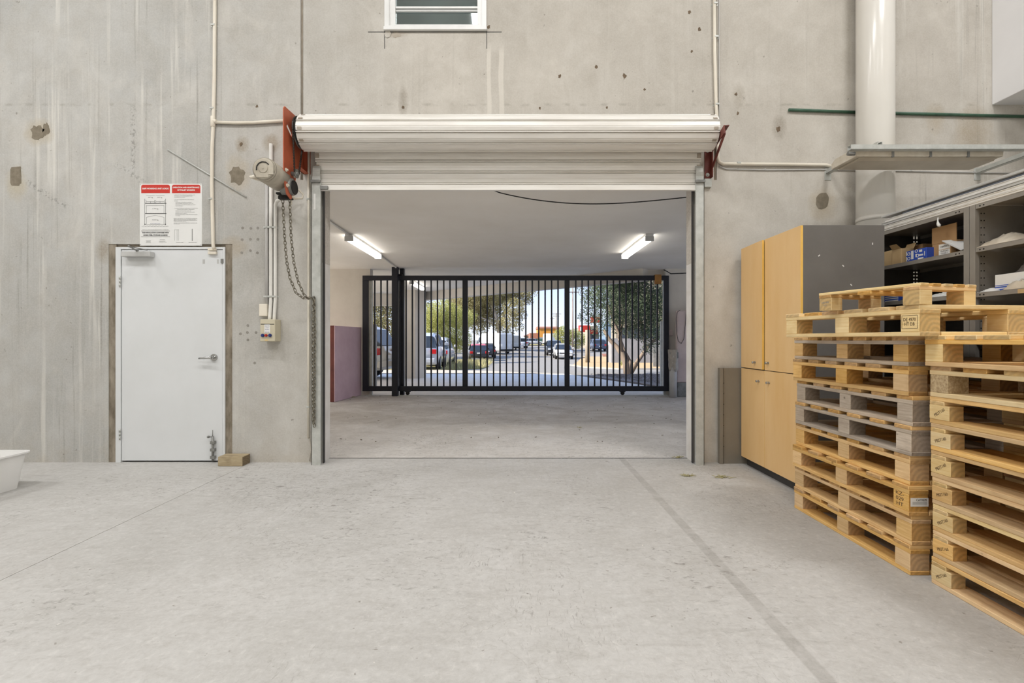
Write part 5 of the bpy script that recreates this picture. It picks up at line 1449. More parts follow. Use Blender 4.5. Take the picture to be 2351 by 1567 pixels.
# pink panels and the gate motor post
pk = thing('pink_panel', 'faded pink painted panel leaning edge-on against the carport wall', 'panel', (-3.31, 9.7, 0))
A = Vector(((766 - CX) / FPX * 9.05, 9.05, 0)); B = Vector(((827 - CX) / FPX * 10.2, 10.2, 0))
d = (B - A).normalized(); nrm = Vector((d.y, -d.x, 0)); th = .055
m = MB(); zt_ = 1.44
m.bar(A + Vector((0, 0, zt_ / 2)), B + Vector((0, 0, zt_ / 2)), th, zt_); m.build('sheet', M['pink'], pk, .004)
m = MB(); e = A - d * .006; m.bar(e + Vector((0, 0, zt_ / 2)) - nrm * .03, e + d * .03 + Vector((0, 0, zt_ / 2)) - nrm * .03, .075, zt_ + .004); m.build('edge_strip', M['pink_edge'], pk, .003)
pk2 = thing('pink_panel', 'pale pink panel standing on a concrete footing behind the jamb', 'panel', (3.75, 9.85, 0))
xa, xb_ = P(1553, 0, 9.9).x, P(1553, 0, 9.9).x + .8
MB().box(xa, xb_, 9.9, 9.98, P(0, 878, 9.9).z, P(0, 712, 9.9).z).build('sheet', M['pale_pink'], pk2, .03)
MB().box(xa + .02, xb_, 9.9, 10.1, 0, P(0, 878, 9.9).z).build('footing', M['galv_dark'], pk2, .01)
m = MB(); cpt = [(1576, 712), (1572, 760), (1570, 778), (1564, 788), (1557, 782), (1553.5, 765), (1552.5, 735), (1555, 716), (1562, 711)]
m.tube([P(a, b, 9.888) for a, b in cpt], .005, 6); m.build('looped_cable', M['rubber'], label='thin cable looped over the pale pink panel', cat='cable')
gm = thing('motor_post', 'round grey post with a rag over it beside the end of the gate', 'post', (P(1545, 0, 9.8).x, 9.8, 0))
cxm = P(1545.5, 0, 9.8).x
MB().cyl((cxm, 9.8, 0), (cxm, 9.8, P(0, 812, 9.8).z), .075, 24).build('post', M['grey_pvc'], gm)
MB().box(cxm - .075, cxm + .09, 9.74, 9.86, P(0, 822, 9.8).z, P(0, 808, 9.8).z).build('bracket', M['galv_dark'], gm, .004)
m = MB(); rr = random.Random(4); vs = []; n_ = 18; k_ = 8
for j in range(k_ + 1):
    for i in range(n_):
        a = 2 * math.pi * i / n_; z = P(0, 802, 9.8).z - (P(0, 802, 9.8).z - P(0, 853, 9.8).z) * j / k_ * (0.75 + .25 * abs(math.sin(a * 1.5)))
        r_ = .088 + .014 * math.sin(a * 5 + j * .4) + rr.uniform(-.004, .004); vs.append((cxm + math.cos(a) * r_, 9.8 + math.sin(a) * r_, z))
m.add(vs, [(j * n_ + i, j * n_ + (i + 1) % n_, (j + 1) * n_ + (i + 1) % n_, (j + 1) * n_ + i) for j in range(k_) for i in range(n_)], True)
m.build('draped_rag', M['cloth'], label='grey rag draped over the round gate post', cat='rag')
m = MB(); xk = P(1532, 0, GY + .07).x; m.box(xk, xk + .1, GY + .02, GY + .1, P(0, 770, GY).z, P(0, 757, GY).z); m.build('gate_keeper', M['pale_pink'], bevel=.004, label='small pale box fixed to the wall at the gate end', cat='box')
m = MB(); m.tube([P(1524, 619, GY), P(1532, 623, GY), P(1540, 628, 10.0), P(1580, 626.5, 9.7)], .01, 6); m.build('feed_wire', M['rubber'], label='dark wire along the top of the carport wall by the gate end', cat='cable')

# ------------------------------------------------------------------ ground outside
GK = [(0, 0), (13, 0), (17, -.02), (22, -.15), (30, -.40), (38, -.58), (46, -.66), (58, -.45), (80, -.15), (120, .25), (400, 1.0)]
def gnd(Y):
    for (a, za_), (b, zb) in zip(GK, GK[1:]):
        if Y <= b: return za_ + (zb - za_) * (Y - a) / (b - a)
    return 1.0
def gp(px, py):
    """ground point seen at a pixel"""
    Y = 12.0
    while Y < 300:
        z = H - (py - CY) / FPX * Y
        if z <= gnd(Y): break
        Y += .05
    return Vector(((px - CX) / FPX * Y, Y, gnd(Y)))
M['asphalt'] = pm('asphalt', lin(140, 136, 130), lin(122, 118, 113), 5, 0.9, bump=.1)
M['sand'] = pm('sandy_ground', lin(186, 160, 120), lin(166, 138, 98), 3, 0.95, bump=.2)
M['grass_soil'] = pm('dry_lawn', lin(160, 148, 96), lin(132, 124, 70), 4, 0.95, bump=.3)
M['mulch'] = pm('bark_mulch', lin(158, 148, 142), lin(104, 95, 91), 26, 0.95, bump=.8)
M['brickpave'] = pm('red_paving', lin(150, 98, 76), lin(134, 84, 62), 9, 0.9)
M['kerb'] = pm('kerb_concrete', lin(186, 177, 162), lin(168, 160, 146), 6, 0.85)
def sheet(name, mat, poly, dz, lab, kind='structure'):
    """thin ground layer on the sloping ground, outline in plan"""
    y0 = min(p[1] for p in poly); y1 = max(p[1] for p in poly)
    cuts = sorted(set([y0, y1] + [k for k, _ in GK if y0 < k < y1] + [p[1] for p in poly]))
    m = MB()
    def xr(Y):
        xs = []
        for (ax, ay), (bx_, by) in zip(poly, poly[1:] + poly[:1]):
            if min(ay, by) - 1e-6 <= Y <= max(ay, by) + 1e-6:
                if abs(by - ay) < 1e-6: xs += [ax, bx_]
                else: xs.append(ax + (bx_ - ax) * (Y - ay) / (by - ay))
        return (min(xs), max(xs)) if xs else None
    for a, b in zip(cuts, cuts[1:]):
        A_ = xr(a + 1e-4); B_ = xr(b - 1e-4)
        if not A_ or not B_: continue
        za_, zb = gnd(a) + dz, gnd(b) + dz
        v = [(A_[0], a, za_), (A_[1], a, za_), (B_[1], b, zb), (B_[0], b, zb)]
        v += [(p[0], p[1], p[2] - .2 - dz) for p in v]
        m.add(v, [(0, 1, 2, 3), (7, 6, 5, 4), (0, 4, 5, 1), (1, 5, 6, 2), (2, 6, 7, 3), (3, 7, 4, 0)])
    return m.build(name, mat, label=lab, kind=kind)
sheet('street', M['asphalt'], [(-90, GY + .05), (90, GY + .05), (220, 400), (-220, 400)], -.012, 'grey asphalt street running away from the gate')
sheet('driveway', M['driveway'], [(-20, GY + .051), (3.9, GY + .051), (3.35, 12.6), (2.4, 15.2), (1.9, 16.9), (-20, 16.9)], .0, 'concrete driveway outside the gate in shade')
sheet('crossover', M['kerb'], [(-20, 16.95), (1.7, 16.95), (.6, 17.7), (-1.0, 19.2), (-3.0, 20.3), (-20, 20.3)], .012, 'pale concrete crossover in sun at the end of the driveway')
bed = [(3.95, GY + .4), (12, GY + .4), (12, 16.3), (4.6, 16.4), (2.9, 16.1), (2.45, 15.3), (3.4, 12.7)]
sheet('garden_bed', M['mulch'], bed, .03, 'dark mulched garden bed beside the driveway')
gv = [tuple(gp(a, b)[:2]) for a, b in ((985, 843), (1060, 842), (1128, 838), (1122, 828), (1100, 818), (1092, 806))]
sheet('verge', M['grass_soil'], [(-20, 20.35), (-2.9, 20.35), (-1.4, 22), (-1.25, 26), (-1.9, 33), (-3.2, 44), (-20, 44)], .03, 'dry grass verge between driveway and street')
isl = [gp(a, b) for a, b in ((1316, 838), (1340, 843), (1420, 847), (1540, 846))]
far = [gp(a, b) for a, b in ((1560, 819), (1335, 819))]
sheet('sandy_verge', M['sand'], [(isl[0].x, isl[0].y), (isl[1].x, isl[1].y), (isl[2].x, isl[2].y), (16, isl[3].y), (20, far[0].y), (far[1].x, far[1].y)], .05, 'sandy bare verge across the street')
sheet('kerb_strip', M['kerb'], [(isl[0].x - .25, isl[0].y + .2), (isl[0].x, isl[0].y - .2), (isl[1].x, isl[1].y - .25), (isl[2].x, isl[2].y - .25), (16, isl[3].y - .25), (16, isl[3].y - .02), (isl[2].x, isl[2].y - .02), (isl[1].x, isl[1].y - .02)], .045, 'pale kerb along the sandy verge')
pv0 = gp(1385, 818); sheet('red_paving', M['brickpave'], [(pv0.x, pv0.y), (24, pv0.y), (26, pv0.y + 5), (pv0.x + .8, pv0.y + 5)], .07, 'red paved strip in front of the grey wall')
sheet('far_lawn', M['grass_soil'], [(-12, 100), (26, 100), (26, 112), (-12, 112)], .05, 'strip of lawn at the far end of the street')

# grass blades on the verge
rg_ = random.Random(11); m = MB()
for i in range(5200):
    x = rg_.uniform(-3.0, -1.35) if rg_.random() < .6 else rg_.uniform(-6.5, -3.0); y = 20.5 + 14 * rg_.random() ** 1.3
    if x < -2.95 and y < 31.5: continue
    if x > -2.9 + (y - 20.35) * .9: continue
    h_ = rg_.uniform(.10, .42) * (0.5 if y < 21.5 else 1); a = rg_.uniform(0, 6.283); w_ = .014
    b = Vector((x, y, gnd(y) + .03)); t_ = b + Vector((rg_.uniform(-.1, .1), rg_.uniform(-.1, .1), h_))
    m.add([b + Vector((math.cos(a) * w_, math.sin(a) * w_, 0)), b - Vector((math.cos(a) * w_, math.sin(a) * w_, 0)), t_], [(0, 1, 2)])
m.build('verge_grass', M['straw'], label='tall dry grass on the verge beside the shrub', cat='grass', kind='stuff', fixn=False)

# mulch chips
m = MB()
for i in range(5200):
    y = rg_.uniform(GY + .6, 16.2); x = rg_.uniform(2.6, 7.5)
    if x < 3.95 - max(0, (y - 12)) * .33: continue
    c = Vector((x, y, gnd(y) + .042)); m.obox(c, (rg_.uniform(.02, .055), rg_.uniform(.010, .022), .010), Matrix.Rotation(rg_.uniform(0, 3.1), 3, 'Z') @ Matrix.Rotation(rg_.uniform(-.4, .4), 3, 'X'))
m.build('bark_chips', M['mulch'], label='loose bark chips over the garden bed', cat='mulch', kind='stuff', fixn=False)

# ------------------------------------------------------------------ trees
def leaf_mat(name, c1, c2):
    t = NT(name); p = t.pos()
    n = t.noise(p, 1.3, 3); n2 = t.noise(p, 9, 2)
    c = t.mix(t.ramp(n, .35, .65), c1, c2); c = t.mix(t.ramp(n2, .4, .7, 0, .5), c, tuple(q * .55 for q in c1[:3]) + (1,))
    t.col(c); t.rough(.6)
    tr = t.new('ShaderNodeBsdfTranslucent'); t.l(c, tr.inputs[0])
    mx = t.new('ShaderNodeMixShader'); mx.inputs[0].default_value = .35
    t.l(t.b.outputs[0], mx.inputs[1]); t.l(tr.outputs[0], mx.inputs[2]); t.l(mx.outputs[0], t.out.inputs[0])
    return t.m
M['leaf_gum'] = leaf_mat('gum_leaves', lin(162, 154, 106), lin(190, 180, 134))
M['leaf_dark'] = leaf_mat('dark_leaves', lin(84, 98, 72), lin(116, 128, 98))
M['leaf_shrub'] = leaf_mat('shrub_leaves', lin(172, 174, 96), lin(200, 198, 130))
M['leaf_back'] = leaf_mat('background_leaves', lin(134, 130, 90), lin(158, 150, 112))
M['bark'] = pm('bark', lin(150, 134, 120), lin(112, 98, 86), 8, .9, bump=.4, stretch=(1, 1, .3))
M['bark_gum'] = pm('gum_bark', lin(206, 194, 178), lin(170, 156, 140), 5, .85, stretch=(1, 1, .3))
def leaves(m, clusters, n_, size, rnd, asp=.4):
    vol = [c[3] * c[4] * c[5] for c in clusters]; tot = sum(vol)
    for c, v in zip(clusters, vol):
        for i in range(int(n_ * v / tot)):
            while True:
                q = Vector((rnd.uniform(-1, 1), rnd.uniform(-1, 1), rnd.uniform(-1, 1)))
                if .25 < q.length < 1: break
            p = Vector((c[0] + q.x * c[3], c[1] + q.y * c[4], c[2] + q.z * c[5]))
            u = Vector((rnd.uniform(-1, 1), rnd.uniform(-1, 1), rnd.uniform(-1.2, .4))).normalized(); w_ = u.cross(Vector((rnd.uniform(-1, 1), rnd.uniform(-1, 1), rnd.uniform(-1, 1)))).normalized()
            s_ = size * rnd.uniform(.6, 1.3)
            m.add([p - u * s_ * .5, p + w_ * s_ * asp * .5, p + u * s_ * .5, p - w_ * s_ * asp * .5], [(0, 1, 2, 3)])
def tree(name, lab, base, limbs, clusters, n_, size, lm, bm, seed, group=None, cat='tree', asp=.4):
    rnd = random.Random(seed)
    t = thing(name, lab, cat, base, group=group)
    if limbs:
        m = MB()
        for pts, r0, r1 in limbs:
            k = len(pts); m.tube(pts, r0, 8, radii=[r0 + (r1 - r0) * i / (k - 1) for i in range(k)])
        m.build('trunk', bm, t)
    m = MB(); leaves(m, clusters, n_, size, rnd, asp); m.build('foliage', lm, t, fixn=False)
    return t
# tree in the garden bed
ty = 16.9
def tp(px, py, dy=0): return P(px, py, ty + dy)
b0 = Vector((tp(1440, 0).x, ty, -.05)); b1 = Vector((tp(1432, 0).x, ty + .1, -.05))
limbs = [([b0, tp(1437, 835), tp(1428, 812), tp(1415, 795, .2), tp(1398, 778, .3), tp(1386, 757, .3)], .13, .05), ([b0, tp(1446, 832), tp(1432, 806, .3), tp(1422, 775, .5), tp(1428, 740, .6), tp(1440, 700, .6)], .11, .04),
         ([tp(1428, 812), tp(1424, 770, .1), tp(1408, 735), tp(1396, 700)], .07, .03), ([b1 + Vector((.25, 0, 0)), tp(1462, 832, -.1), tp(1482, 803, -.3), tp(1502, 780, -.4), tp(1522, 760, -.4)], .09, .04), ([tp(1482, 803, -.3), tp(1480, 770, 0), tp(1470, 730, .3), tp(1466, 690, .4)], .06, .03)]
rc = random.Random(2); cl = []
for px, py, r_ in ((1362, 690, .5), (1352, 725, .45), (1375, 755, .35), (1385, 680, .6), (1410, 665, .7), (1400, 720, .65), (1440, 660, .75), (1440, 710, .75), (1470, 680, .8), (1480, 730, .75), (1500, 700, .8), (1515, 750, .6), (1500, 775, .5), (1460, 760, .45), (1425, 750, .4), (1345, 665, .35), (1530, 680, .7), (1410, 620, .9), (1470, 600, 1.0), (1380, 640, .6), (1530, 610, .9), (1490, 800, .3)):
    c = P(px, py, ty + rc.uniform(-1.0, 1.0)); cl.append((c.x, c.y, c.z, r_, r_ * 1.1, r_ * .75))
tree('garden_tree', 'dark leafy multi-stemmed tree in the mulched garden bed', b0, limbs, cl, 52000, .075, M['leaf_dark'], M['bark'], 1, asp=.38)
# bright shrub on the verge
cl = []
for px, py, r_, Y in ((992, 735, .75, 25), (1015, 728, .8, 26), (1040, 738, .8, 26), (1062, 750, .7, 27), (1000, 775, .9, 25.5), (1030, 780, .9, 26), (1058, 790, .7, 26.5), (990, 800, .6, 25), (1025, 805, .7, 26), (1050, 808, .55, 26), (1078, 740, .5, 28), (975, 760, .8, 26)):
    c = P(px, py - 14, Y + 9.5); cl.append((c.x, c.y, c.z, r_ * 1.3, r_ * 1.2, r_ * 1.2))
sb_ = Vector((-5.0, 35.5, gnd(35.5)))
tree('verge_shrub', 'bright yellow green shrub on the grass verge', sb_, [([sb_, sb_ + Vector((.1, 0, 1.2)), sb_ + Vector((.3, .1, 2.8))], .08, .03)], cl, 30000, .11, M['leaf_shrub'], M['bark'], 3, cat='shrub')
# gum tree over the street
gY = 66
cl = []
for px, py, r_ in ((1085, 680, 2.6), (1110, 655, 2.8), (1140, 670, 2.6), (1130, 705, 2.2), (1165, 660, 2.4), (1190, 680, 1.9), (1205, 660, 1.6), (1180, 705, 1.6), (1192, 722, 1.2), (1170, 735, 1.5), (1150, 745, 1.4), (1110, 725, 2.2), (1085, 715, 2.2), (1190, 750, .9), (1165, 765, 1.0), (1100, 750, 1.5), (1212, 690, .9), (1222, 672, .8), (1060, 690, 2.2), (1060, 730, 2.0)):
    c = P(px, py, gY + rc.uniform(-3, 3)); cl.append((c.x, c.y, c.z, r_ * 1.02, r_ * 1.0, r_ * .8))
gb = Vector((P(1147, 0, gY).x, gY, gnd(gY)))
tree('gum_tree', 'large gum tree with pale trunk shading the parked vans', gb, [([gb, P(1147, 780, gY), P(1143, 740, gY), P(1130, 700, gY), P(1118, 665, gY)], .35, .12), ([P(1145, 760, gY), P(1160, 715, gY), P(1180, 690, gY), P(1195, 670, gY)], .2, .07), ([P(1144, 750, gY), P(1120, 735, gY), P(1090, 722, gY)], .14, .06)], cl, 50000, .26, M['leaf_gum'], M['bark_gum'], 5, asp=.36)
for k, (X, Y, hgt, lab) in enumerate(((-9.5, 48, 9, 'tall dull green tree behind the shrub'), (-11.6, 44, 8, 'dull green tree seen past the parked silver car'), (-17.0, 57, 9, 'dull green tree farthest along past the silver car'), (-7.5, 80, 14, 'tall dull green tree behind the gum tree'), (-13.4, 92, 17, 'dull green tree between the shrub and the gum tree'))):
    b = Vector((X, Y, gnd(Y))); cl = []
    for j in range(9):
        cl.append((X + rc.uniform(-2.2, 2.2), Y + rc.uniform(-1.5, 1.5), b.z + hgt * rc.uniform(.25, .9), 1.7, 1.6, 1.4))
    tree('background_tree', lab, b, [([b, b + Vector((.2, 0, hgt * .4)), b + Vector((-.2, .2, hgt * .75))], .22, .08)], cl, 9000, .24, M['leaf_back'], M['bark'], 20 + k, group='background trees')
cl = []
for px, py, r_ in ((1283, 768, 1.0), (1295, 760, 1.1), (1308, 770, 1.1), (1320, 765, 1.0), (1332, 775, 1.0), (1300, 785, 1.0), (1325, 790, .9), (1285, 785, .9), (1340, 785, .7)):
    c = P(px, py, 62 + rc.uniform(-1, 1)); cl.append((c.x, c.y, c.z, r_ * .8, r_ * .8, r_ * .7))
b = Vector((P(1308, 0, 62).x, 62, gnd(62))); tree('street_shrub', 'yellow green street shrub behind the white parked car', b, [([b, b + Vector((0, 0, 1)), b + Vector((.2, 0, 2))], .08, .04)], cl, 8000, .16, M['leaf_shrub'], M['bark'], 31, cat='shrub')
b = gp(1437, 841); cl = [(b.x, b.y, b.z + .22, .4, .3, .25)]
tree('weed', 'small green weed on the sandy verge', b, None, cl, 200, .12, M['leaf_shrub'], None, 8, cat='plant')

# ------------------------------------------------------------------ vehicles
M['tyre'] = pm('tyre', lin(40, 39, 39), lin(30, 29, 29), 20, .8)
M['rim'] = pm('wheel_rim', lin(170, 170, 170), lin(140, 140, 140), 20, .35, .6)
M['car_glass'] = pm('car_glass', lin(52, 60, 70), lin(40, 46, 54), 3, .08)
M['tail'] = pm('tail_light', lin(196, 32, 36), lin(170, 24, 28), 10, .2)
M['head'] = pm('head_light', lin(226, 228, 230), lin(206, 208, 210), 10, .15)
def paint(n, c): return pm(n, lin(*c), lin(*[int(q * .95) for q in c]), 2, .22, 0.0, coat=.5)
M['p_silver'] = paint('silver_paint', (156, 154, 152)); M['p_white'] = paint('white_car_paint', (206, 206, 204)); M['p_black'] = paint('black_car_paint', (40, 42, 46)); M['p_red'] = paint('red_car_paint', (186, 40, 44)); M['p_navy'] = paint('navy_car_paint', (60, 70, 92)); M['p_pale'] = paint('pale_blue_car_paint', (176, 182, 192))
M['p_cream'] = paint('beige_car_paint', (206, 198, 182))
STN = {  # t, z belt, z roof (at full size), width factor low, roof width factor ; t from tail to nose
 'suv': (4.5, 1.85, [(0, .78, .78, .86, .80), (.015, 1.0, 1.02, .93, .82), (.07, 1.04, 1.50, .97, .76), (.16, 1.05, 1.64, 1, .78), (.40, 1.05, 1.67, 1, .78), (.56, 1.04, 1.60, 1, .76), (.70, 1.02, 1.05, 1, .80), (.86, .96, .96, .98, .84), (.97, .80, .80, .90, .80), (1, .60, .60, .82, .76)]),
 'hatch': (4.0, 1.72, [(0, .72, .72, .86, .80), (.02, .90, .92, .93, .8), (.10, .94, 1.34, .97, .74), (.22, .94, 1.46, 1, .76), (.42, .94, 1.47, 1, .76), (.56, .93, 1.38, 1, .74), (.72, .90, .93, 1, .80), (.88, .82, .82, .97, .82), (.98, .66, .66, .88, .78), (1, .52, .52, .82, .76)]),
 'van': (5.6, 2.0, [(0, 1.2, 2.28, .96, .86), (.02, 1.2, 2.42, 1, .88), (.40, 1.2, 2.46, 1, .88), (.70, 1.2, 2.42, 1, .87), (.80, 1.2, 1.95, 1, .84), (.88, 1.15, 1.25, .99, .86), (.97, .92, .92, .93, .84), (1, .7, .7, .88, .8)]),
 'ute': (5.1, 1.85, [(0, 1.05, 1.05, .96, .92), (.36, 1.05, 1.05, .98, .92), (.37, 1.06, 1.62, 1, .78), (.45, 1.06, 1.74, 1, .78), (.58, 1.06, 1.72, 1, .76), (.70, 1.04, 1.08, 1, .82), (.86, 1.0, 1.0, .98, .86), (.98, .85, .85, .92, .84), (1, .65, .65, .88, .8)]),
}
def vehicle(kind, lab, x, y, heading, body, roofm=None, glass_t=0.0, group='parked vehicles', name='car', cat='car', scale=1.0, plate=None):
    L, Wc, st = STN[kind]
    z0 = gnd(y)
    t = thing(name, lab, cat, (x, y, z0), heading, group)
    t.scale = (scale, scale, scale)
    zs0 = .28
    def lp(v, fs, nm, mt, par=t, smooth=True, bev=0):
        m = MB(); m.add(v, fs, smooth); return link(nm, m.mesh(nm, mt, bevel=bev), par)
    # lower body
    v = []; n = 10
    for (tt, zb, zr, wl, wr) in st:
        xx = -L / 2 + L * tt; w_ = Wc / 2 * wl
        lo = zs0 + (.16 if tt in (0, 1) else 0)
        half = [(w_ * .55, lo), (w_ * .94, lo + .02), (w_ * 1.0, lo + .22 * (zb - lo) + .1), (w_ * 1.0, zb * .82), (w_ * .95, zb)]
        v += [(xx, a, b) for a, b in half] + [(xx, -a, b) for a, b in reversed(half)]
    fs = []
    for i in range(len(st) - 1):
        for j in range(n):
            k = (j + 1) % n
            if k == 5 and j == 4 and (st[i][2] - st[i][1] > .05 and st[i + 1][2] - st[i + 1][1] > .05): continue
            fs.append((i * n + j, i * n + k, (i + 1) * n + k, (i + 1) * n + j))
    fs.append(tuple(range(n))); fs.append(tuple(reversed(range((len(st) - 1) * n, len(st) * n))))
    lp(v, fs, 'body', body)
    # cabin: glass band and roof skin
    gl = []; gf = []; rv = []; rf = []; bv = []; bf = []
    cab = [s for s in st if s[2] - s[1] > .015]
    def rpt(s):
        tt, zb, zr, wl, wr = s; xx = -L / 2 + L * tt; wb = Wc / 2 * wl * .94; f = min(1, (zr - zb) / .5); w2 = wb + (Wc / 2 * wr - wb) * f
        zl = zb + (zr - zb) * .88
        return xx, wb, zb, w2, zl, zr
    for s0, s1 in zip(cab, cab[1:]):
        a = rpt(s0); b = rpt(s1)
        isg = s0[0] >= glass_t - 1e-6
        V, F = (gl, gf) if isg else (bv, bf)
        for sg_ in (1, -1):
            k = len(V); V += [(a[0], sg_ * a[1], a[2]), (b[0], sg_ * b[1], b[2]), (b[0], sg_ * b[3], b[4]), (a[0], sg_ * a[3], a[4])]; F.append((k, k + 1, k + 2, k + 3))
        steep = abs(b[5] - a[5]) > .25
        V2, F2 = (gl, gf) if steep and isg else (rv, rf)
        k = len(V2); V2 += [(a[0], a[3], a[4]), (b[0], b[3], b[4]), (b[0], b[3] * .85, b[5]), (a[0], a[3] * .85, a[5]), (a[0], -a[3] * .85, a[5]), (b[0], -b[3] * .85, b[5]), (b[0], -b[3], b[4]), (a[0], -a[3], a[4])]
        F2 += [(k, k + 1, k + 2, k + 3), (k + 3, k + 2, k + 5, k + 4), (k + 4, k + 5, k + 6, k + 7)]
    a = rpt(cab[0]); k = len(bv if glass_t > 0 else gl); V, F = (bv, bf) if glass_t > 0 else (gl, gf)
    V += [(a[0], a[1], a[2]), (a[0], a[3], a[5]), (a[0], -a[3], a[5]), (a[0], -a[1], a[2])]; F.append((k, k + 1, k + 2, k + 3))
    if kind == 'ute':
        pass
    if gl: lp(gl, gf, 'windows', M['car_glass'], smooth=False)
    if rv: lp(rv, rf, 'roof', roofm or body, smooth=False)
    if bv: lp(bv, bf, 'side_panels', body, smooth=False)
    m = MB()
    for s in cab[1:-1]:       # window pillars
        a = rpt(s)
        for sg_ in (1, -1): m.bar((a[0], sg_ * (a[1] + .004), a[2]), (a[0], sg_ * (a[3] + .006), a[4]), .03, .07)
    link('pillars', m.mesh('pillars', body), t)['kind'] = 'stuff'
    for fx_ in (-L * .31, L * .31):
        for sg_ in (1, -1):
            m = MB(); yy = sg_ * (Wc / 2 - .10); m.cyl((fx_, yy - .10, .33), (fx_, yy + .10, .33), .335, 22); wh = link('wheel', m.mesh('wheel', M['tyre'], bevel=.02), t)
            m = MB(); m.cyl((fx_, yy + sg_ * .098, .33), (fx_, yy + sg_ * .112, .33), .21, 18); link('rim', m.mesh('rim', M['rim']), wh)
    for sg_ in (1, -1):
        zt = st[1][1]; w1 = Wc / 2 * .86
        m = MB(); m.box(-L / 2 - .012, -L / 2 + .14, sg_ * (w1 - .22), sg_ * (w1 + .03), zt - .26, zt - .06) if kind != 'van' else m.box(-L / 2 - .012, -L / 2 + .05, sg_ * (w1 - .02), sg_ * (w1 + .06), .8, 1.15)
        link('tail_light', m.mesh('tail_light', M['tail'], bevel=.02), t)
        zf = st[-1][1]
        m = MB(); m.box(L / 2 - .16, L / 2 + .006, sg_ * (w1 - .30), sg_ * (w1 - .02), zf + .02, zf + .18); link('head_light', m.mesh('head_light', M['head'], bevel=.02), t)
    m = MB(); m.box(-L / 2 - .05, -L / 2 + .1, -Wc * .42, Wc * .42, .36, .56); link('bumper', m.mesh('bumper', body if kind != 'van' else M['tyre'], bevel=.04), t)
    m = MB(); m.box(L / 2 - .1, L / 2 + .05, -Wc * .42, Wc * .42, .30, .50); link('bumper', m.mesh('bumper', body if kind != 'van' else M['tyre'], bevel=.04), t)
    m = MB(); m.box(-L / 2 - .06, -L / 2 - .03, -.19, .19, .62, .73); link('number_plate', m.mesh('number_plate', M['paper']), t)
    m = MB(); m.box(L / 2 + .045, L / 2 + .06, -.19, .19, .36, .47); link('number_plate', m.mesh('number_plate', M['paper']), t)
    m = MB(); m.box(L / 2 - .03, L / 2 + .02, -.45, .45, .50, .62); link('grille', m.mesh('grille', M['tyre'], bevel=.01), t)
    for sg_ in (1, -1):
        m = MB(); m.box(L * .17, L * .22, sg_ * (Wc / 2 - .02), sg_ * (Wc / 2 + .17), st[5][1] + .02, st[5][1] + .18); link('mirror', m.mesh('mirror', body, bevel=.03), t)
    return t
vehicle('suv', 'silver beige car parked under the building beside the column', -5.98, 14.9, R(172), M['p_cream'])
vehicle('suv', 'silver wagon with red tail light just past the column', -4.12, 22.4, R(93), M['p_pale'])
vehicle('suv', 'white wagon ahead of the silver one by the shrub', -4.35, 27.9, R(92), M['p_white'])
vehicle('hatch', 'dark hatchback with a red roof parked by the verge', -3.0, 42.5, R(97), M['p_black'], roofm=M['p_red'])
vehicle('hatch', 'plain black hatchback beyond the red roofed one', -2.6, 48.5, R(97), M['p_black'])
vehicle('van', 'tall white delivery van under the gum tree', -2.3, 57.5, R(127), M['p_white'], glass_t=.70, name='van', cat='van')
vehicle('van', 'white van parked beyond the tall delivery van', .1, 71, R(100), M['p_white'], glass_t=.70, name='van', cat='van', scale=.85)
vehicle('ute', 'pale blue utility parked at the far end of the row of vans', 1.45, 79, R(96), M['p_pale'])
vehicle('hatch', 'white car facing the gate at the kerb across the street', 5.0, 47, R(-91), M['p_white'])
vehicle('suv', 'black car parked behind the white car at the kerb', 4.75, 54, R(-91), M['p_black'])
vehicle('suv', 'navy wagon parked before the red fronted shop', 11.6, 66, R(95), M['p_navy'])
vehicle('suv', 'white wagon parked beside the navy one', 14.3, 64.5, R(95), M['p_white'])
vehicle('van', 'white truck parked far down the street', 8.4, 98, R(60), M['p_white'], glass_t=.70, name='truck', cat='truck')
vehicle('hatch', 'white car far away in front of the green fence', 4.6, 99, R(0), M['p_white'])

# ------------------------------------------------------------------ buildings and poles far off
M['orange'] = pm('orange_wall', lin(214, 150, 66), lin(204, 138, 54), 2, .7)
M['grey_wall'] = pm('grey_block_wall', lin(150, 150, 152), lin(136, 136, 138), 2, .85)
M['green_fence'] = pm('green_fence', lin(70, 104, 92), lin(58, 90, 80), 6, .6)
M['shop_red'] = pm('shop_red', lin(196, 52, 32), lin(184, 44, 26), 4, .5)
M['blue_wall'] = pm('blue_grey_wall', lin(124, 144, 162), lin(112, 132, 150), 2, .7)
M['cream_wall'] = pm('cream_wall', lin(164, 154, 138), lin(142, 132, 116), 2, .85)
M['roof_tile'] = pm('roof_tile', lin(170, 120, 96), lin(146, 100, 80), 5, .8)
def bpt(px, py, Y): return P(px, py, Y)
Y = 118; a, b = bpt(1237, 0, Y).x, bpt(1284, 0, Y).x
ob = thing('warehouse', 'orange walled warehouse at the end of the street', 'building', ((a + b) / 2, Y + 6, gnd(Y)))
z1 = bpt(0, 754, Y).z; zg = bpt(0, 774, Y).z
MB().box(a, b, Y, Y + 12, zg, z1).build('wall', M['orange'], ob); MB().box(a, b, Y - .02, Y + 12, gnd(Y), zg).build('base_wall', M['grey_wall'], ob)
m = MB(); m.prism([(Y - .2, z1), (Y + 12.2, z1), (Y + 12.2, z1 + .3), (Y + 6, z1 + .7), (Y - .2, z1 + .3)], 'x', a - .2, b + .2); m.build('roof', M['roof_tile'], ob)
MB().box(a - 2.2, a, Y + 1, Y + 9, gnd(Y), bpt(0, 764, Y).z).build('side_wing', M['roof_tile'], ob)
Y = 113; fn = thing('fence', 'dark green sheet fence at the end of the street', 'fence', (6, Y, gnd(Y)))
xf0, xf1 = bpt(1200, 0, Y).x, bpt(1262, 0, Y).x
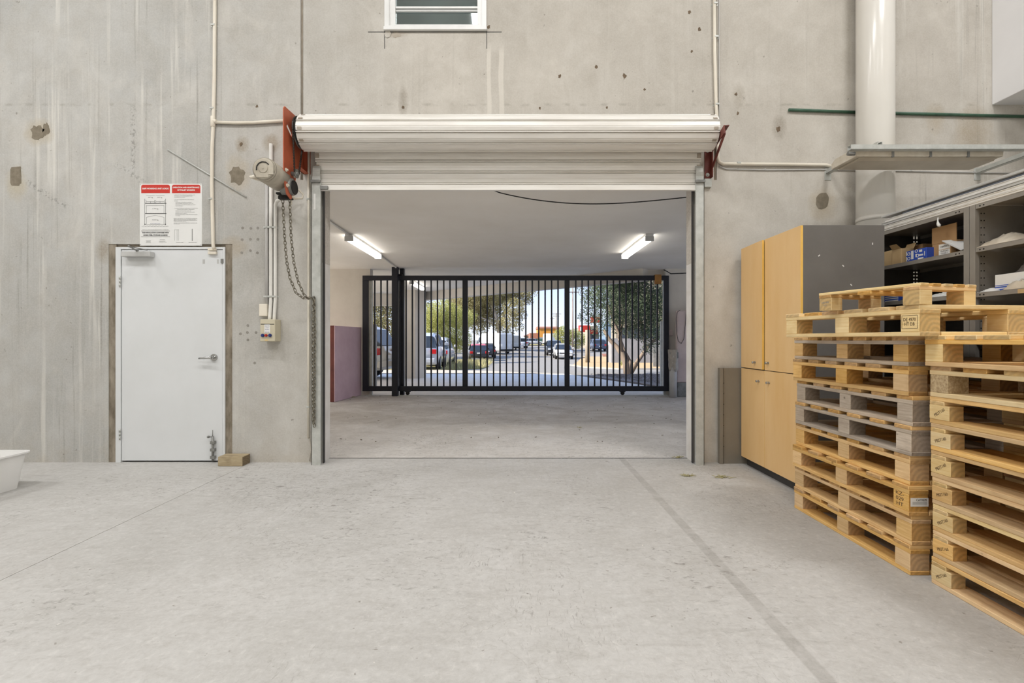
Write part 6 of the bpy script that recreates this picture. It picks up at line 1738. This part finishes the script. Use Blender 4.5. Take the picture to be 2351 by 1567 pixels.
for i in range(6):
    q0 = xf0 + (xf1 - xf0) * i / 6; q1 = xf0 + (xf1 - xf0) * (i + 1) / 6
    MB().box(q0 + .03, q1 - .03, Y, Y + .05, gnd(Y), bpt(0, 777, Y).z).build('panel', M['green_fence'], fn)
    MB().box(q0 - .04, q0 + .04, Y - .03, Y + .06, gnd(Y), bpt(0, 776.5, Y).z).build('post', M['green_fence'], fn)
Y = 135; hs_ = thing('house', 'low tan house with a tiled roof beyond the green fence', 'building', (5, Y, gnd(Y)))
xa_, xb2 = bpt(1205, 0, Y).x, bpt(1228, 0, Y).x; zz_ = bpt(0, 771, Y).z
MB().box(xa_, xb2, Y, Y + 8, gnd(Y), zz_).build('wall', M['cream_wall'], hs_)
m = MB(); m.prism([(xa_ - .5, zz_), (xb2 + .5, zz_), ((xa_ + xb2) / 2, bpt(0, 765, Y).z)], 'y', Y - .4, Y + 8.4); m.build('roof', M['roof_tile'], hs_)
# red fronted shop
Y = 76; sh = thing('shop', 'low shop with red fascia panels and pale pillars behind the parked cars', 'building', (16, Y + 5, gnd(Y)))
x0, x1 = bpt(1335, 0, Y).x, bpt(1420, 0, Y).x
MB().box(bpt(1352, 0, Y).x, x1, Y, Y + 10, gnd(Y), bpt(0, 748, Y).z).build('wall', M['cream_wall'], sh)
MB().box(bpt(1328, 0, Y).x, bpt(1352, 0, Y).x, Y - 1.2, Y + .2, bpt(0, 762, Y).z, bpt(0, 747, Y).z).build('fascia', M['shop_red'], sh, .03)
MB().box(bpt(1352, 0, Y).x, bpt(1372, 0, Y).x, Y - .4, Y + .01, bpt(0, 766, Y).z, bpt(0, 758, Y).z).build('fascia', M['shop_red'], sh, .03)
MB().box(bpt(1329, 0, Y).x, bpt(1334, 0, Y).x, Y - 1.23, Y - 1.19, bpt(0, 760, Y).z, bpt(0, 750, Y).z).build('sign_face', M['paper'], sh)
MB().box(bpt(1358, 0, Y).x, bpt(1378, 0, Y).x, Y - .1, Y + 1.0, bpt(0, 740, Y).z, bpt(0, 727, Y).z).build('roof_sign', M['shop_red'], sh, .03)
MB().cyl((bpt(1366, 0, Y).x, Y - .13, bpt(0, 732.5, Y).z), (bpt(1366, 0, Y).x, Y - .09, bpt(0, 732.5, Y).z), .17, 16).build('sign_mark', M['paper'], sh)
for px in (1359, 1364): MB().box(bpt(px, 0, Y).x - .2, bpt(px, 0, Y).x + .2, Y - .03, Y + .02, gnd(Y) + .1, bpt(0, 767, Y).z).build('window', M['car_glass'], sh)
MB().box(bpt(1390, 0, 70).x, bpt(1413, 0, 70).x, 70, 75.9, gnd(70), bpt(0, 738, 70).z).build('side_wing', M['blue_wall'], sh)
# white pillar by the sandy verge
pl = gp(1349, 833); MB().cyl((pl.x, pl.y, pl.z), (pl.x, pl.y, P(0, 757, pl.y).z), .17, 18).build('street_pillar', M['cream_wall'], label='pale round pillar standing on the sandy verge', cat='pillar')
# concrete unit behind the garden tree
Y = 34; cw = thing('factory_unit', 'pale concrete factory unit behind the garden tree', 'building', (11, Y + 4, gnd(Y)))
cx0_, cx1_ = bpt(1404, 0, Y).x, bpt(1600, 0, Y).x
MB().box(cx0_, cx1_, Y, Y + 1.6, gnd(Y), bpt(0, 776, Y).z).build('base_wall', M['grey_wall'], cw)
MB().box(cx0_ + .3, cx1_, Y + .02, Y + 1.6, bpt(0, 776, Y).z, bpt(0, 640, Y).z).build('wall', M['cream_wall'], cw)
for i in range(7): MB().box(bpt(1428 + i * 14, 0, Y).x, bpt(1438 + i * 14, 0, Y).x, Y - .01, Y + .05, bpt(0, 776, Y).z, bpt(0, 752, Y).z).build('window', M['car_glass'], cw)
MB().box(bpt(1500, 0, 24).x, bpt(1530, 0, 24).x, 24, 24.1, gnd(24), bpt(0, 796, 24).z).build('bin_screen', M['galv_dark'], label='low dark screen behind the garden bed', cat='screen')
def pole(px, py_top, Y, lab, arms=((.85, 1.1),), r_=.13):
    b = Vector((bpt(px, 0, Y).x, Y, gnd(Y))); zt = bpt(0, py_top, Y).z
    t = thing('power_pole', lab, 'pole', b, group='poles along the street')
    MB().cyl(b, (b.x, Y, zt), r_, 10, r_ * .7).build('pole', M['bark'], t)
    m = MB()
    for f, w_ in arms: m.bar((b.x - w_, Y - .05, b.z + (zt - b.z) * f), (b.x + w_, Y - .05, b.z + (zt - b.z) * f), .1, .1)
    m.build('cross_arm', M['bark'], t)
pole(1277, 718, 105, 'tall power pole with cross arm near the orange warehouse', ((.97, 1.1), (.9, .7)))
pole(1268, 727, 112, 'thinner pole beside the tall power pole', ((.94, .5),), .1)
pole(1315, 655, 60, 'near power pole rising above the street shrub', ((.9, .8),), .1)
